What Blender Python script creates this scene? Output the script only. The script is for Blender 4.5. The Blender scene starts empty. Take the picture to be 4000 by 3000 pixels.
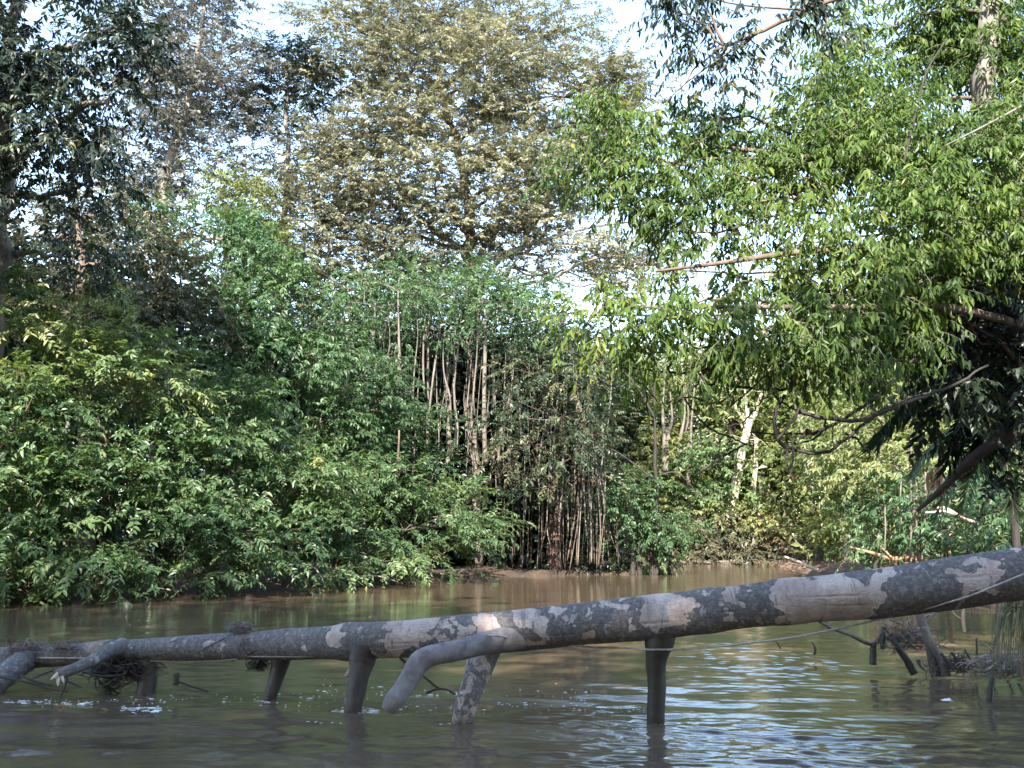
import bpy, math, numpy as np
from mathutils import Vector
SEED = 7
rng = np.random.default_rng(SEED)
sc = bpy.context.scene
COL = sc.collection
F, HOR, CAMZ = 4000.0, 2085.0, 1.6
PITCH = math.atan((HOR - 1500.0) / F)

def P(px, py, Y):
    """real point at depth Y whose direction from the viewpoint is that of the photo pixel"""
    a, b = (px - 2000.0) / F, (1500.0 - py) / F
    c, s = math.cos(PITCH), math.sin(PITCH)
    d = np.array([a, c - b * s, s + b * c])
    return np.array([0, 0, CAMZ]) + d * (Y / d[1])

def M(px, Y):            # photo pixels -> metres at depth Y
    return px * Y / F

# ------------------------------------------------------------------ node helpers
def new_mat(name):
    m = bpy.data.materials.new(name); m.use_nodes = True
    nt = m.node_tree
    for n in list(nt.nodes): nt.nodes.remove(n)
    out = nt.nodes.new('ShaderNodeOutputMaterial')
    return m, nt, out

def ramp(nt, stops, interp='LINEAR'):
    r = nt.nodes.new('ShaderNodeValToRGB'); r.color_ramp.interpolation = interp
    els = r.color_ramp.elements
    els[0].position, els[0].color = stops[0][0], (*stops[0][1], 1)
    els[1].position, els[1].color = stops[-1][0], (*stops[-1][1], 1)
    for p, c in stops[1:-1]:
        e = els.new(p); e.color = (*c, 1)
    return r

def noise(nt, vec, scale, detail=3, rough=.5, dist=0.):
    n = nt.nodes.new('ShaderNodeTexNoise')
    n.inputs['Scale'].default_value = scale; n.inputs['Detail'].default_value = detail
    n.inputs['Roughness'].default_value = rough; n.inputs['Distortion'].default_value = dist
    if vec is not None: nt.links.new(vec, n.inputs['Vector'])
    return n

def mapping(nt, vec, scale=(1, 1, 1), rot=(0, 0, 0)):
    m = nt.nodes.new('ShaderNodeMapping')
    m.inputs['Scale'].default_value = scale; m.inputs['Rotation'].default_value = rot
    nt.links.new(vec, m.inputs['Vector'])
    return m.outputs[0]

def math_node(nt, op, a, b=None, clamp=False):
    n = nt.nodes.new('ShaderNodeMath'); n.operation = op; n.use_clamp = clamp
    for i, v in enumerate((a, b)):
        if v is None: continue
        if isinstance(v, (int, float)): n.inputs[i].default_value = v
        else: nt.links.new(v, n.inputs[i])
    return n.outputs[0]

def mixrgb(nt, fac, a, b):
    n = nt.nodes.new('ShaderNodeMix'); n.data_type = 'RGBA'
    for sock, v in ((n.inputs[0], fac), (n.inputs[6], a), (n.inputs[7], b)):
        if isinstance(v, tuple): sock.default_value = (*v, 1)
        elif isinstance(v, (int, float)): sock.default_value = v
        else: nt.links.new(v, sock)
    return n.outputs[2]

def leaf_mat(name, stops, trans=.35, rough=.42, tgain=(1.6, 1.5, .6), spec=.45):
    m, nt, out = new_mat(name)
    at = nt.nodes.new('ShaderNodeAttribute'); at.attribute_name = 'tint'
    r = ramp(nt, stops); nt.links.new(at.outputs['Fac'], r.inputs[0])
    pb = nt.nodes.new('ShaderNodeBsdfPrincipled')
    pb.inputs['Roughness'].default_value = rough
    pb.inputs['Specular IOR Level'].default_value = spec
    nt.links.new(r.outputs[0], pb.inputs['Base Color'])
    tr = nt.nodes.new('ShaderNodeBsdfTranslucent')
    mul = nt.nodes.new('ShaderNodeMix'); mul.data_type = 'RGBA'; mul.blend_type = 'MULTIPLY'
    mul.inputs[0].default_value = 1; nt.links.new(r.outputs[0], mul.inputs[6])
    mul.inputs[7].default_value = (*tgain, 1)
    nt.links.new(mul.outputs[2], tr.inputs['Color'])
    mx = nt.nodes.new('ShaderNodeMixShader'); mx.inputs[0].default_value = trans
    nt.links.new(pb.outputs[0], mx.inputs[1]); nt.links.new(tr.outputs[0], mx.inputs[2])
    nt.links.new(mx.outputs[0], out.inputs[0])
    return m

def bark_mat(name, c0, c1, scale=6., stretch=.25, rough=.85):
    m, nt, out = new_mat(name)
    tc = nt.nodes.new('ShaderNodeTexCoord')
    v = mapping(nt, tc.outputs['Object'], (1, 1, stretch))
    n = noise(nt, v, scale, 6, .65, .4)
    r = ramp(nt, [(.3, c0), (.7, c1)]); nt.links.new(n.outputs[0], r.inputs[0])
    pb = nt.nodes.new('ShaderNodeBsdfPrincipled'); pb.inputs['Roughness'].default_value = rough
    nt.links.new(r.outputs[0], pb.inputs['Base Color'])
    bp = nt.nodes.new('ShaderNodeBump'); bp.inputs['Strength'].default_value = .5; bp.inputs['Distance'].default_value = .03
    nt.links.new(n.outputs[0], bp.inputs['Height']); nt.links.new(bp.outputs[0], pb.inputs['Normal'])
    nt.links.new(pb.outputs[0], out.inputs[0])
    return m

# ------------------------------------------------------------------ mesh builder
class MB:
    def __init__(s): s.v, s.q, s.t, s.qm, s.tm, s.ti, s.n = [], [], [], [], [], [], 0
    def add(s, v, q=None, t=None, mat=0, tint=.5):
        v = np.asarray(v, float).reshape(-1, 3)
        s.v.append(v)
        s.ti.append(np.broadcast_to(np.asarray(tint, float), (len(v),)).copy())
        if q is not None and len(q):
            q = np.asarray(q).reshape(-1, 4) + s.n; s.q.append(q); s.qm.append(np.full(len(q), mat))
        if t is not None and len(t):
            t = np.asarray(t).reshape(-1, 3) + s.n; s.t.append(t); s.tm.append(np.full(len(t), mat))
        s.n += len(v)
    def build(s, name, mats, origin=(0, 0, 0), parent=None, smooth=False):
        me = bpy.data.meshes.new(name)
        v = np.concatenate(s.v) - np.asarray(origin)
        q = np.concatenate(s.q) if s.q else np.zeros((0, 4), int)
        t = np.concatenate(s.t) if s.t else np.zeros((0, 3), int)
        mi = np.concatenate([*(s.qm or []), *(s.tm or [])]) if (s.qm or s.tm) else np.zeros(0)
        me.vertices.add(len(v)); me.vertices.foreach_set('co', v.astype(np.float32).ravel())
        lv = np.concatenate([q.ravel(), t.ravel()]).astype(np.int32)
        me.loops.add(len(lv)); me.loops.foreach_set('vertex_index', lv)
        npoly = len(q) + len(t); me.polygons.add(npoly)
        ls = np.concatenate([np.arange(len(q)) * 4, len(q) * 4 + np.arange(len(t)) * 3]).astype(np.int32)
        me.polygons.foreach_set('loop_start', ls)
        me.polygons.foreach_set('material_index', mi.astype(np.int32))
        me.polygons.foreach_set('use_smooth', np.full(npoly, smooth))
        me.update(calc_edges=True)
        a = me.attributes.new('tint', 'FLOAT', 'POINT')
        a.data.foreach_set('value', np.concatenate(s.ti).astype(np.float32))
        for m in (mats if isinstance(mats, (list, tuple)) else [mats]): me.materials.append(m)
        o = bpy.data.objects.new(name, me); COL.objects.link(o)
        if parent is not None: o.parent = parent
        else: o.location = origin
        return o

def nrm(a): return a / np.maximum(np.linalg.norm(a, axis=-1, keepdims=True), 1e-9)

def tube(mb, pts, rad, sides=8, mat=0, wob=0., cap=True, tint=.5, seed=0):
    pts = np.asarray(pts, float); n = len(pts)
    rad = np.broadcast_to(np.asarray(rad, float), (n,)) if np.ndim(rad) == 0 or len(np.atleast_1d(rad)) == n else np.interp(np.linspace(0, 1, n), np.linspace(0, 1, len(rad)), rad)
    tg = nrm(np.gradient(pts, axis=0))
    ref = np.array([0, 0, 1.]) if abs(tg[0][2]) < .8 else np.array([1., 0, 0])
    a = nrm(np.cross(tg[0], ref)); A = [a]
    for i in range(1, n):
        a = a - tg[i] * np.dot(a, tg[i]); a = nrm(a); A.append(a)
    A = np.array(A); B = np.cross(tg, A)
    th = np.linspace(0, 2 * np.pi, sides, endpoint=False)
    r = rad[:, None] * np.ones(sides)
    if wob:
        g = np.random.default_rng(seed + n)
        k = g.uniform(0, 6.28, 4); ii = np.arange(n)[:, None]
        r = r * (1 + wob * (.5 * np.sin(2 * th + k[0] + ii * .45) + .4 * np.sin(3 * th + k[1] - ii * .7) + .3 * np.sin(ii * 1.3 + k[2]) + g.normal(0, .25, r.shape)))
    V = pts[:, None] + (A[:, None] * np.cos(th)[None, :, None] + B[:, None] * np.sin(th)[None, :, None]) * r[..., None]
    i = np.arange(n - 1)[:, None]; j = np.arange(sides)[None]
    j2 = (j + 1) % sides
    q = np.stack([i * sides + j, i * sides + j2, (i + 1) * sides + j2, (i + 1) * sides + j], -1).reshape(-1, 4)
    V = V.reshape(-1, 3); t = []
    if cap:
        c0, c1 = len(V), len(V) + 1
        V = np.vstack([V, pts[0], pts[-1]])
        for k in range(sides):
            t.append((c0, (k + 1) % sides, k)); t.append((c1, (n - 1) * sides + k, (n - 1) * sides + (k + 1) % sides))
    mb.add(V, q, np.array(t) if t else None, mat, tint)

def smooth_path(ctrl, n=16):
    """Catmull-Rom through control points"""
    c = np.asarray(ctrl, float)
    if len(c) == 2:
        return c[0] + (c[1] - c[0]) * np.linspace(0, 1, n)[:, None]
    e = np.vstack([2 * c[0] - c[1], c, 2 * c[-1] - c[-2]])
    T = np.linspace(0, len(c) - 1 - 1e-6, n); i = T.astype(int); f = (T - i)[:, None]
    p0, p1, p2, p3 = e[i], e[i + 1], e[i + 2], e[i + 3]
    return .5 * (2 * p1 + (p2 - p0) * f + (2 * p0 - 5 * p1 + 4 * p2 - p3) * f ** 2 + (3 * p1 - p0 - 3 * p2 + p3) * f ** 3)

def wiggle(p0, p1, n=7, amp=.06, sag=0., g=rng):
    p0, p1 = np.asarray(p0, float), np.asarray(p1, float); L = np.linalg.norm(p1 - p0)
    t = np.linspace(0, 1, n)[:, None]
    w = g.normal(0, amp * L, (n, 3)) * np.sin(np.pi * t)
    p = p0 + (p1 - p0) * t + w; p[:, 2] += (sag * L * np.sin(np.pi * t))[:, 0]
    return p

# leaf templates: x across (half widths), y along, z along the normal
def T_full(fold=.12, bend=-.18):
    v = np.array([[0, 0, 0], [-.42, .3, fold], [0, .3, 0], [.42, .3, fold], [-.36, .66, fold * .8 + bend * .45], [0, .66, bend * .4], [.36, .66, fold * .8 + bend * .45], [0, 1, bend]])
    q = [[1, 4, 5, 2], [2, 5, 6, 3]]; t = [[0, 1, 2], [0, 2, 3], [4, 7, 5], [5, 7, 6]]
    return v, np.array(q), np.array(t)
def T_lite(fold=.15, bend=-.1):
    v = np.array([[0, 0, 0], [-.5, .45, fold], [.5, .45, fold], [0, 1, bend]])
    return v, None, np.array([[0, 1, 3], [0, 3, 2]])
FULL, LITE = T_full(), T_lite()

def add_leaves(mb, pos, d, nr, L, W, tint, tm, mat=0):
    N = len(pos)
    if N == 0: return
    d = nrm(d); nr = nrm(nr - d * np.sum(nr * d, -1, keepdims=True)); sd = np.cross(d, nr)
    tv, tq, tt = tm; K = len(tv)
    V = pos[:, None] + sd[:, None] * (tv[None, :, 0:1] * W[:, None, None]) + d[:, None] * (tv[None, :, 1:2] * L[:, None, None]) + nr[:, None] * (tv[None, :, 2:3] * L[:, None, None])
    off = (np.arange(N) * K)[:, None, None]
    q = (tq[None] + off).reshape(-1, 4) if tq is not None else None
    t = (tt[None] + off).reshape(-1, 3)
    mb.add(V, q, t, mat, np.repeat(tint, K))

def add_twigs(mb, pts, r0, r1, mat=1):
    """pts (N,k,3): many thin three-sided twigs at once"""
    N, k, _ = pts.shape
    tg = nrm(pts[:, -1] - pts[:, 0]); ref = np.where(np.abs(tg[:, 2:3]) < .8, np.array([[0, 0, 1.]]), np.array([[1., 0, 0]]))
    a = nrm(np.cross(tg, ref)); b = np.cross(tg, a)
    th = np.array([0, 2.094, 4.189])
    ring = a[:, None] * np.cos(th)[None, :, None] + b[:, None] * np.sin(th)[None, :, None]
    r0 = np.broadcast_to(np.asarray(r0, float), (N,))
    r = r0[:, None] + (np.broadcast_to(np.asarray(r1, float), (N,)) - r0)[:, None] * np.linspace(0, 1, k)[None]
    V = pts[:, :, None] + ring[:, None] * r[:, :, None, None]
    i = np.arange(k - 1)[:, None]; j = np.arange(3)[None]; j2 = (j + 1) % 3
    q = np.stack([i * 3 + j, i * 3 + j2, (i + 1) * 3 + j2, (i + 1) * 3 + j], -1).reshape(-1, 4)
    q = (q[None] + (np.arange(N) * 3 * k)[:, None, None]).reshape(-1, 4)
    mb.add(V, q, None, mat, .5)

SP = {  # L leaf length, W width/length, n leaves a spray, S spray length, droop, hang, lai, clump radius, flat
 'bush':  dict(tm=FULL, L=.18, W=.46, n=13, S=.78, droop=.26, hang=.10, lai=3.2, cr=.46, flat=.32, cl=.62, twig=.006),
 'broad': dict(tm=FULL, L=.17, W=.46, n=9, S=.50, droop=.25, hang=.45, lai=3.6, cr=.40, flat=.7, cl=1.2, twig=.006),
 'hang':  dict(tm=FULL, L=.122, W=.35, n=9, S=.42, droop=.30, hang=1.05, lai=7.2, cr=.30, flat=.75, cl=3.0, twig=.004),
 'fine':  dict(tm=LITE, L=.21, W=.46, n=14, S=.8, droop=.10, hang=.10, lai=5.1, cr=.80, flat=.42, cl=1.1, twig=.010),
 'far':   dict(tm=LITE, L=.26, W=.5, n=10, S=.8, droop=.25, hang=.45, lai=3.2, cr=.8, flat=.5, cl=.55, twig=.012),
 'small': dict(tm=LITE, L=.16, W=.48, n=10, S=.55, droop=.25, hang=.4, lai=2.4, cr=.5, flat=.6, cl=1.0, twig=.007),
}

def sprays(mb, O, ax, sp, tint, g, scale=1.):
    n = sp['n']; N = len(O)
    ax = nrm(ax); S = sp['S'] * g.uniform(.6, 1.25, N) * scale
    t = (np.arange(n) + .6) / n
    up = np.array([0, 0, 1.])
    dr = sp['droop'] * g.uniform(.5, 1.5, N)
    def at(tt): return O[:, None] + ax[:, None] * (S[:, None] * tt)[..., None] - up * ((S * dr)[:, None] * tt ** 2)[..., None]
    pos = at(np.broadcast_to(t, (N, n)))
    tan = nrm(ax[:, None] - up * (2 * dr[:, None] * t)[..., None])
    side = nrm(np.cross(ax, up + g.normal(0, .35, (N, 3))))
    sg = np.where(np.arange(n) % 2 == 0, 1., -1.)
    d = tan * .55 + side[:, None] * sg[None, :, None] * (.85 * (1.1 - .5 * t))[None, :, None] - up * sp['hang'] + g.normal(0, .22, (N, n, 3))
    nr = np.cross(side, ax); nr *= np.sign(nr[:, 2:3] + 1e-6)
    nr = nr[:, None] + g.normal(0, .35, (N, n, 3)) + up * .2 + ax[:, None] * .55
    if sp['hang'] > .8:
        nr = nr * .5 + g.normal(0, .6, (N, n, 3))
    L = sp['L'] * scale * g.uniform(.5, 1.35, (N, n)) * (1.05 - .25 * np.abs(t - .45))
    ti = np.clip(tint[:, None] + g.normal(0, .09, (N, n)), 0, 1); ti = np.where(g.uniform(0, 1, (N, n)) < .015, g.uniform(.7, 1, (N, n)), ti)
    add_leaves(mb, pos.reshape(-1, 3), d.reshape(-1, 3), nr.reshape(-1, 3), L.ravel(), (L * sp['W']).ravel(), ti.ravel(), sp['tm'])
    if sp['twig']:
        tt = np.broadcast_to(np.array([0, .5, 1.]), (N, 3))
        add_twigs(mb, at(tt), sp['twig'], sp['twig'] * .4)

def fill_blob(mb, c, R, spn, g, lai=1., bias=0., clumps=None, limb_r=.02, spread=.14):
    sp = SP[spn]; R = np.asarray(R, float)
    area = math.pi * R[0] * R[2]
    ns = max(4, int(lai * sp['lai'] * area / (sp['L'] ** 2 * sp['W'] * .62) / sp['n']))
    m = clumps or max(5, int(area * sp['cl']))
    u = nrm(g.normal(0, 1, (m, 3)))
    cc = c + u * R * (g.uniform(.25, 1, (m, 1)) ** .55)
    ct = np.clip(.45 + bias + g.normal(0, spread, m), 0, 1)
    w = g.uniform(.4, 1.6, m); idx = g.choice(m, ns, p=w / w.sum())
    off = np.clip(g.normal(0, 1, (ns, 3)), -1.8, 1.8) * np.array([1, 1, sp['flat']]) * min(sp['cr'], R.min() * .6)
    O = cc[idx] + off
    O[:, 2] = np.maximum(O[:, 2], .12 + g.uniform(0, .3, ns))
    ax = (O - c) / R * .8 + off / sp['cr'] * .45 + g.normal(0, .35, (ns, 3)) + np.array([0, 0, .12])
    if sp['flat'] < .45 and sp['tm'] is LITE: ax[:, 2] *= .45
    sprays(mb, O, ax, sp, ct[idx], g)
    if limb_r:
        root = c - np.array([0, 0, R[2] * .35])
        k = np.array([0, .35, .7, 1.])[None, :, None]
        p = root + (cc - root)[:, None] * k + g.normal(0, .05, (m, 4, 3)) * R * np.sin(np.pi * k)
        p[:, 0] = root
        add_twigs(mb, p, limb_r, limb_r * .3)

# ------------------------------------------------------------------ naming helpers
def tag(o, label, cat, group=None, kind=None):
    if label: o['label'] = label
    if cat: o['category'] = cat
    if group: o['group'] = group
    if kind: o['kind'] = kind
    return o
def thing(name, label, cat, loc, group=None):
    o = bpy.data.objects.new(name, None); COL.objects.link(o)
    o.location = loc; o.empty_display_size = .2
    return tag(o, label, cat, group)

# ------------------------------------------------------------------ terrain
RIVER = np.array([(-14, -7), (-14, 0), (-13, 15), (-12.2, 23.5), (-8.2, 28.6), (-4, 33.5), (-1, 38.5), (2.5, 40.8), (6.0, 41.5), (6.9, 44.5), (5, 48), (-2, 52.5), (-12, 57), (-70, 64),
                  (-70, 76), (-10, 64), (5, 57.5), (9, 55), (13, 54.5), (13.4, 48), (11.6, 41), (10.2, 36.5), (10.8, 30), (11.4, 24), (9.4, 18), (7.2, 13.5), (6.7, 9), (7.5, 0), (7.5, -7)], float)
def sdist(x, y):
    p = np.stack([x, y], -1); best = np.full(x.shape, 1e9); ins = np.zeros(x.shape, bool)
    for a, b in zip(RIVER, np.roll(RIVER, -1, 0)):
        e = b - a; w = p - a
        t = np.clip((w @ e) / (e @ e), 0, 1)
        best = np.minimum(best, np.linalg.norm(w - t[..., None] * e, axis=-1))
        c = ((a[1] > y) != (b[1] > y)) & (x < (b[0] - a[0]) * (y - a[1]) / (b[1] - a[1] + 1e-12) + a[0])
        ins ^= c
    return np.where(ins, -best, best)
def ground(x, y):
    x, y = np.asarray(x, float), np.asarray(y, float); d = sdist(x, y)
    h = np.where(d > 0, (.17 + .30 * np.clip((x - 9.8) / 2, 0, 1) * np.clip((46 - y) / 6, 0, 1)) * (1 - np.exp(-np.maximum(d, 0) / .5)) + .026 * np.clip(d, 0, 60), -1.2 * (1 - np.exp(np.minimum(d, 0) / 1.2)) - .02)
    return h + np.where(d > 0, .07 * np.sin(x * 1.7 + y * .6) * np.sin(y * 1.3 - x * .5) + .05 * np.sin(x * 4.1) * np.sin(y * 3.7), 0)

def build_ground():
    fx = np.concatenate([np.linspace(-400, -60, 12), np.linspace(-50, -20, 25), np.linspace(-19.5, 22, 150), np.linspace(23, 60, 30), np.linspace(80, 400, 10)])
    fy = np.concatenate([np.linspace(-60, 0, 25), np.linspace(1, 72, 200), np.linspace(74, 110, 18), np.linspace(130, 600, 10)])
    X, Yg = np.meshgrid(fx, fy); Z = ground(X, Yg)
    n, m = X.shape; mb = MB()
    i = np.arange(n - 1)[:, None]; j = np.arange(m - 1)[None]
    q = np.stack([i * m + j, i * m + j + 1, (i + 1) * m + j + 1, (i + 1) * m + j], -1).reshape(-1, 4)
    mb.add(np.stack([X, Yg, Z], -1), q)
    mt, nt, out = new_mat('mud')
    tc = nt.nodes.new('ShaderNodeTexCoord')
    n1 = noise(nt, tc.outputs['Object'], .8, 6, .6); n2 = noise(nt, tc.outputs['Object'], 9, 5, .7)
    r = ramp(nt, [(.3, (.015, .012, .010)), (.5, (.034, .023, .018)), (.7, (.085, .045, .032))]); nt.links.new(n1.outputs[0], r.inputs[0])
    r2 = ramp(nt, [(.45, (.0, .0, .0)), (.65, (1, 1, 1))]); nt.links.new(n2.outputs[0], r2.inputs[0])
    col = mixrgb(nt, r2.outputs[0], r.outputs[0], (.09, .065, .04))
    sx = nt.nodes.new('ShaderNodeSeparateXYZ'); nt.links.new(tc.outputs['Object'], sx.inputs[0])
    sand = nt.nodes.new('ShaderNodeMapRange'); sand.clamp = True; sand.inputs[1].default_value = 11.5; sand.inputs[2].default_value = 13.5
    nt.links.new(math_node(nt, 'ADD', sx.outputs[0], math_node(nt, 'MULTIPLY', n1.outputs[0], 2.0)), sand.inputs[0])
    col = mixrgb(nt, math_node(nt, 'MULTIPLY', sand.outputs[0], .8), col, mixrgb(nt, n2.outputs[0], (.13, .072, .048), (.24, .15, .105)))
    pb = nt.nodes.new('ShaderNodeBsdfPrincipled'); pb.inputs['Roughness'].default_value = .8
    nt.links.new(col, pb.inputs['Base Color'])
    bp = nt.nodes.new('ShaderNodeBump'); bp.inputs['Strength'].default_value = .7; bp.inputs['Distance'].default_value = .06
    nt.links.new(n2.outputs[0], bp.inputs['Height']); nt.links.new(bp.outputs[0], pb.inputs['Normal'])
    nt.links.new(pb.outputs[0], out.inputs[0])
    o = mb.build('ground', mt, smooth=True); o['kind'] = 'structure'

def build_water():
    fx = np.concatenate([np.linspace(-100, -14, 30), np.linspace(-13, -7.2, 60), np.linspace(-7, 7, 440), np.linspace(7.2, 14, 60), np.linspace(15, 60, 15)])
    ys = [3.0]
    while ys[-1] < 70: ys.append(ys[-1] + max(.022, .0022 * ys[-1] * max(1, ys[-1] / 18)))
    fy = np.concatenate([np.linspace(-50, 2.5, 25), ys, np.linspace(72, 110, 12)])
    X, Yg = np.meshgrid(fx, fy); n, m = X.shape; mb = MB()
    gw = np.random.default_rng(8)
    sy = np.gradient(fy)[:, None] + 0 * X; sx = np.gradient(fx)[None] + 0 * X
    def gauss(cx, cy, a, b): return np.exp(-((X - cx) / a) ** 2 - ((Yg - cy) / b) ** 2)
    env = .5 + .5 * np.clip(np.sin(X * .5 + 1.3 + .8 * np.sin(Yg * .31)) * np.sin(Yg * .83 - X * .21) + .35 * np.sin(X * 1.1 - Yg * 1.7), -1, 1)
    near = np.clip(1.15 - (Yg - 6) / 14, .10, 1.0)
    rif = np.clip(gauss(1.7, 8.55, 1.7, .45) * 1.0 + gauss(2.4, 7.7, 1.9, .6) * 1.0 + gauss(3.3, 13.5, 1.1, 2.6) * .9 + gauss(.6, 9.0, 1.0, .3) * .6 + gauss(-4.0, 10.3, 1.6, .2) * .6 + gauss(-.7, 9.3, 1.0, .2) * .6, 0, 1.2)
    Z = np.zeros_like(X)
    for k in range(72):
        lam = .10 * (1.5 / .10) ** (k / 71.) * gw.uniform(.85, 1.15)
        ang = math.pi / 2 + gw.normal(0, .42) ; kx, ky = math.cos(ang) * 6.283 / lam, math.sin(ang) * 6.283 / lam
        vis = np.clip((lam / np.maximum(sy * 3.2, sx * 3.2 * abs(math.cos(ang)) + 1e-6) - 1), 0, 1)
        st = .016 if lam > .25 else .011
        ph = gw.uniform(0, 6.283)
        e2 = .55 + .45 * np.sin(X * gw.uniform(.3, .9) + Yg * gw.uniform(.3, 1.1) + gw.uniform(0, 6.28))
        amp = st * lam / 6.283 * (near * (.35 + 1.0 * env) * e2 + (3.8 if lam < .21 else 1.0 if lam < .32 else .3 if lam < .7 else .1) * rif)
        Z += amp * vis * np.sin(kx * X + ky * Yg + ph + .6 * np.sin(X * .7 + ph))
    for (px, py, Yl) in [(1058, 2705, 10.3), (1380, 2745, 9.65), (1812, 2785, 9.1), (2562, 2780, 9.1), (575, 2715, 10.7), (1530, 2775, 8.7)]:
        c = P(px, py, Yl); r = np.hypot(X - c[0], (Yg - c[1]))
        Z += .0035 * np.sin(r * 38) * np.exp(-r / .35) * (Yg < c[1] + .5)
    i = np.arange(n - 1)[:, None]; j = np.arange(m - 1)[None]
    q = np.stack([i * m + j, i * m + j + 1, (i + 1) * m + j + 1, (i + 1) * m + j], -1).reshape(-1, 4)
    mb.add(np.stack([X, Yg, Z], -1), q)
    mt, nt, out = new_mat('river_water')
    geo = nt.nodes.new('ShaderNodeNewGeometry'); pos = geo.outputs['Position']
    nw = noise(nt, mapping(nt, pos, (.5, .9, 1)), 1.0, 2, .5)
    nc = noise(nt, mapping(nt, pos, (1.2, 2.0, 1)), 14, 2, .5)
    bp = nt.nodes.new('ShaderNodeBump'); bp.inputs['Strength'].default_value = .25; bp.inputs['Distance'].default_value = .006
    nt.links.new(nc.outputs[0], bp.inputs['Height'])
    pb = nt.nodes.new('ShaderNodeBsdfPrincipled')
    silt = ramp(nt, [(.3, (.080, .056, .036)), (.7, (.108, .079, .051))]); nt.links.new(nw.outputs[0], silt.inputs[0])
    nt.links.new(silt.outputs[0], pb.inputs['Base Color'])
    pb.inputs['Roughness'].default_value = .07; pb.inputs['IOR'].default_value = 1.333
    nt.links.new(bp.outputs[0], pb.inputs['Normal'])
    nt.links.new(pb.outputs[0], out.inputs[0])
    o = mb.build('water', mt, smooth=True); o['kind'] = 'structure'

# ------------------------------------------------------------------ materials
G = {
 'left':   leaf_mat('leaf_left_bush', [(0, (.024, .054, .025)), (.4, (.062, .122, .050)), (.7, (.135, .20, .075)), (1, (.31, .32, .13))], .38),
 'cool':   leaf_mat('leaf_cool_green', [(0, (.028, .060, .028)), (.5, (.065, .135, .056)), (1, (.14, .22, .085))], .36),
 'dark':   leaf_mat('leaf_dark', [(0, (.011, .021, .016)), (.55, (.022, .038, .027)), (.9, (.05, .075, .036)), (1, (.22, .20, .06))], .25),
 'brown':  leaf_mat('leaf_brown_mixed', [(0, (.028, .036, .026)), (.5, (.065, .078, .045)), (.8, (.12, .11, .065)), (1, (.20, .14, .085))], .28),
 'olive':  leaf_mat('leaf_olive', [(0, (.12, .13, .095)), (.5, (.225, .225, .16)), (.8, (.29, .28, .185)), (1, (.34, .31, .22))], .35, tgain=(1.3, 1.3, .85)),
 'grey':   leaf_mat('leaf_grey_green', [(0, (.10, .106, .098)), (.5, (.175, .175, .158)), (1, (.24, .23, .19))], .33, tgain=(1.2, 1.2, 1.0)),
 'right':  leaf_mat('leaf_right_tree', [(0, (.035, .070, .022)), (.4, (.080, .140, .034)), (.75, (.155, .22, .048)), (1, (.29, .31, .07))], .42, spec=.3),
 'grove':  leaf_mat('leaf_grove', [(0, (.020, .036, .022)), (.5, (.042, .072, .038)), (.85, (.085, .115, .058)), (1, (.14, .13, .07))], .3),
 'lime':   leaf_mat('leaf_lime', [(0, (.085, .12, .04)), (.5, (.18, .225, .07)), (1, (.32, .31, .11))], .40),
 'warm':   leaf_mat('leaf_warm', [(0, (.07, .11, .045)), (.5, (.16, .21, .08)), (1, (.29, .29, .12))], .38),
}
B = {
 'grey':  bark_mat('bark_grey', (.10, .09, .08), (.26, .23, .20), 7),
 'pale':  bark_mat('bark_pale', (.34, .28, .22), (.58, .50, .42), 5),
 'brown': bark_mat('bark_brown', (.07, .05, .038), (.19, .14, .105), 8),
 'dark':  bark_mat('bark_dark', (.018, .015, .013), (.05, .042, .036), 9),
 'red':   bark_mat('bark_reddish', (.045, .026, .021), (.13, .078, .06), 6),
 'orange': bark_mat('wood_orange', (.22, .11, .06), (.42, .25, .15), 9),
 'liana': bark_mat('bark_liana', (.07, .058, .048), (.23, .195, .165), 9),
 'drift': bark_mat('driftwood', (.10, .082, .074), (.25, .21, .19), 9),
 'wet':   bark_mat('wet_wood', (.012, .010, .009), (.045, .036, .030), 10, rough=.5),
 'wetbrown': bark_mat('wet_brown_bark', (.022, .018, .016), (.08, .063, .053), 9, rough=.6),
 'limb': bark_mat('limb_bark', (.10, .088, .088), (.25, .225, .22), 11, 1.0),
 'snag': bark_mat('snag_wood', (.07, .056, .05), (.20, .165, .15), 12),
 'rope':  bark_mat('rope_fibre', (.22, .20, .18), (.48, .45, .42), 40),
}

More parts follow.
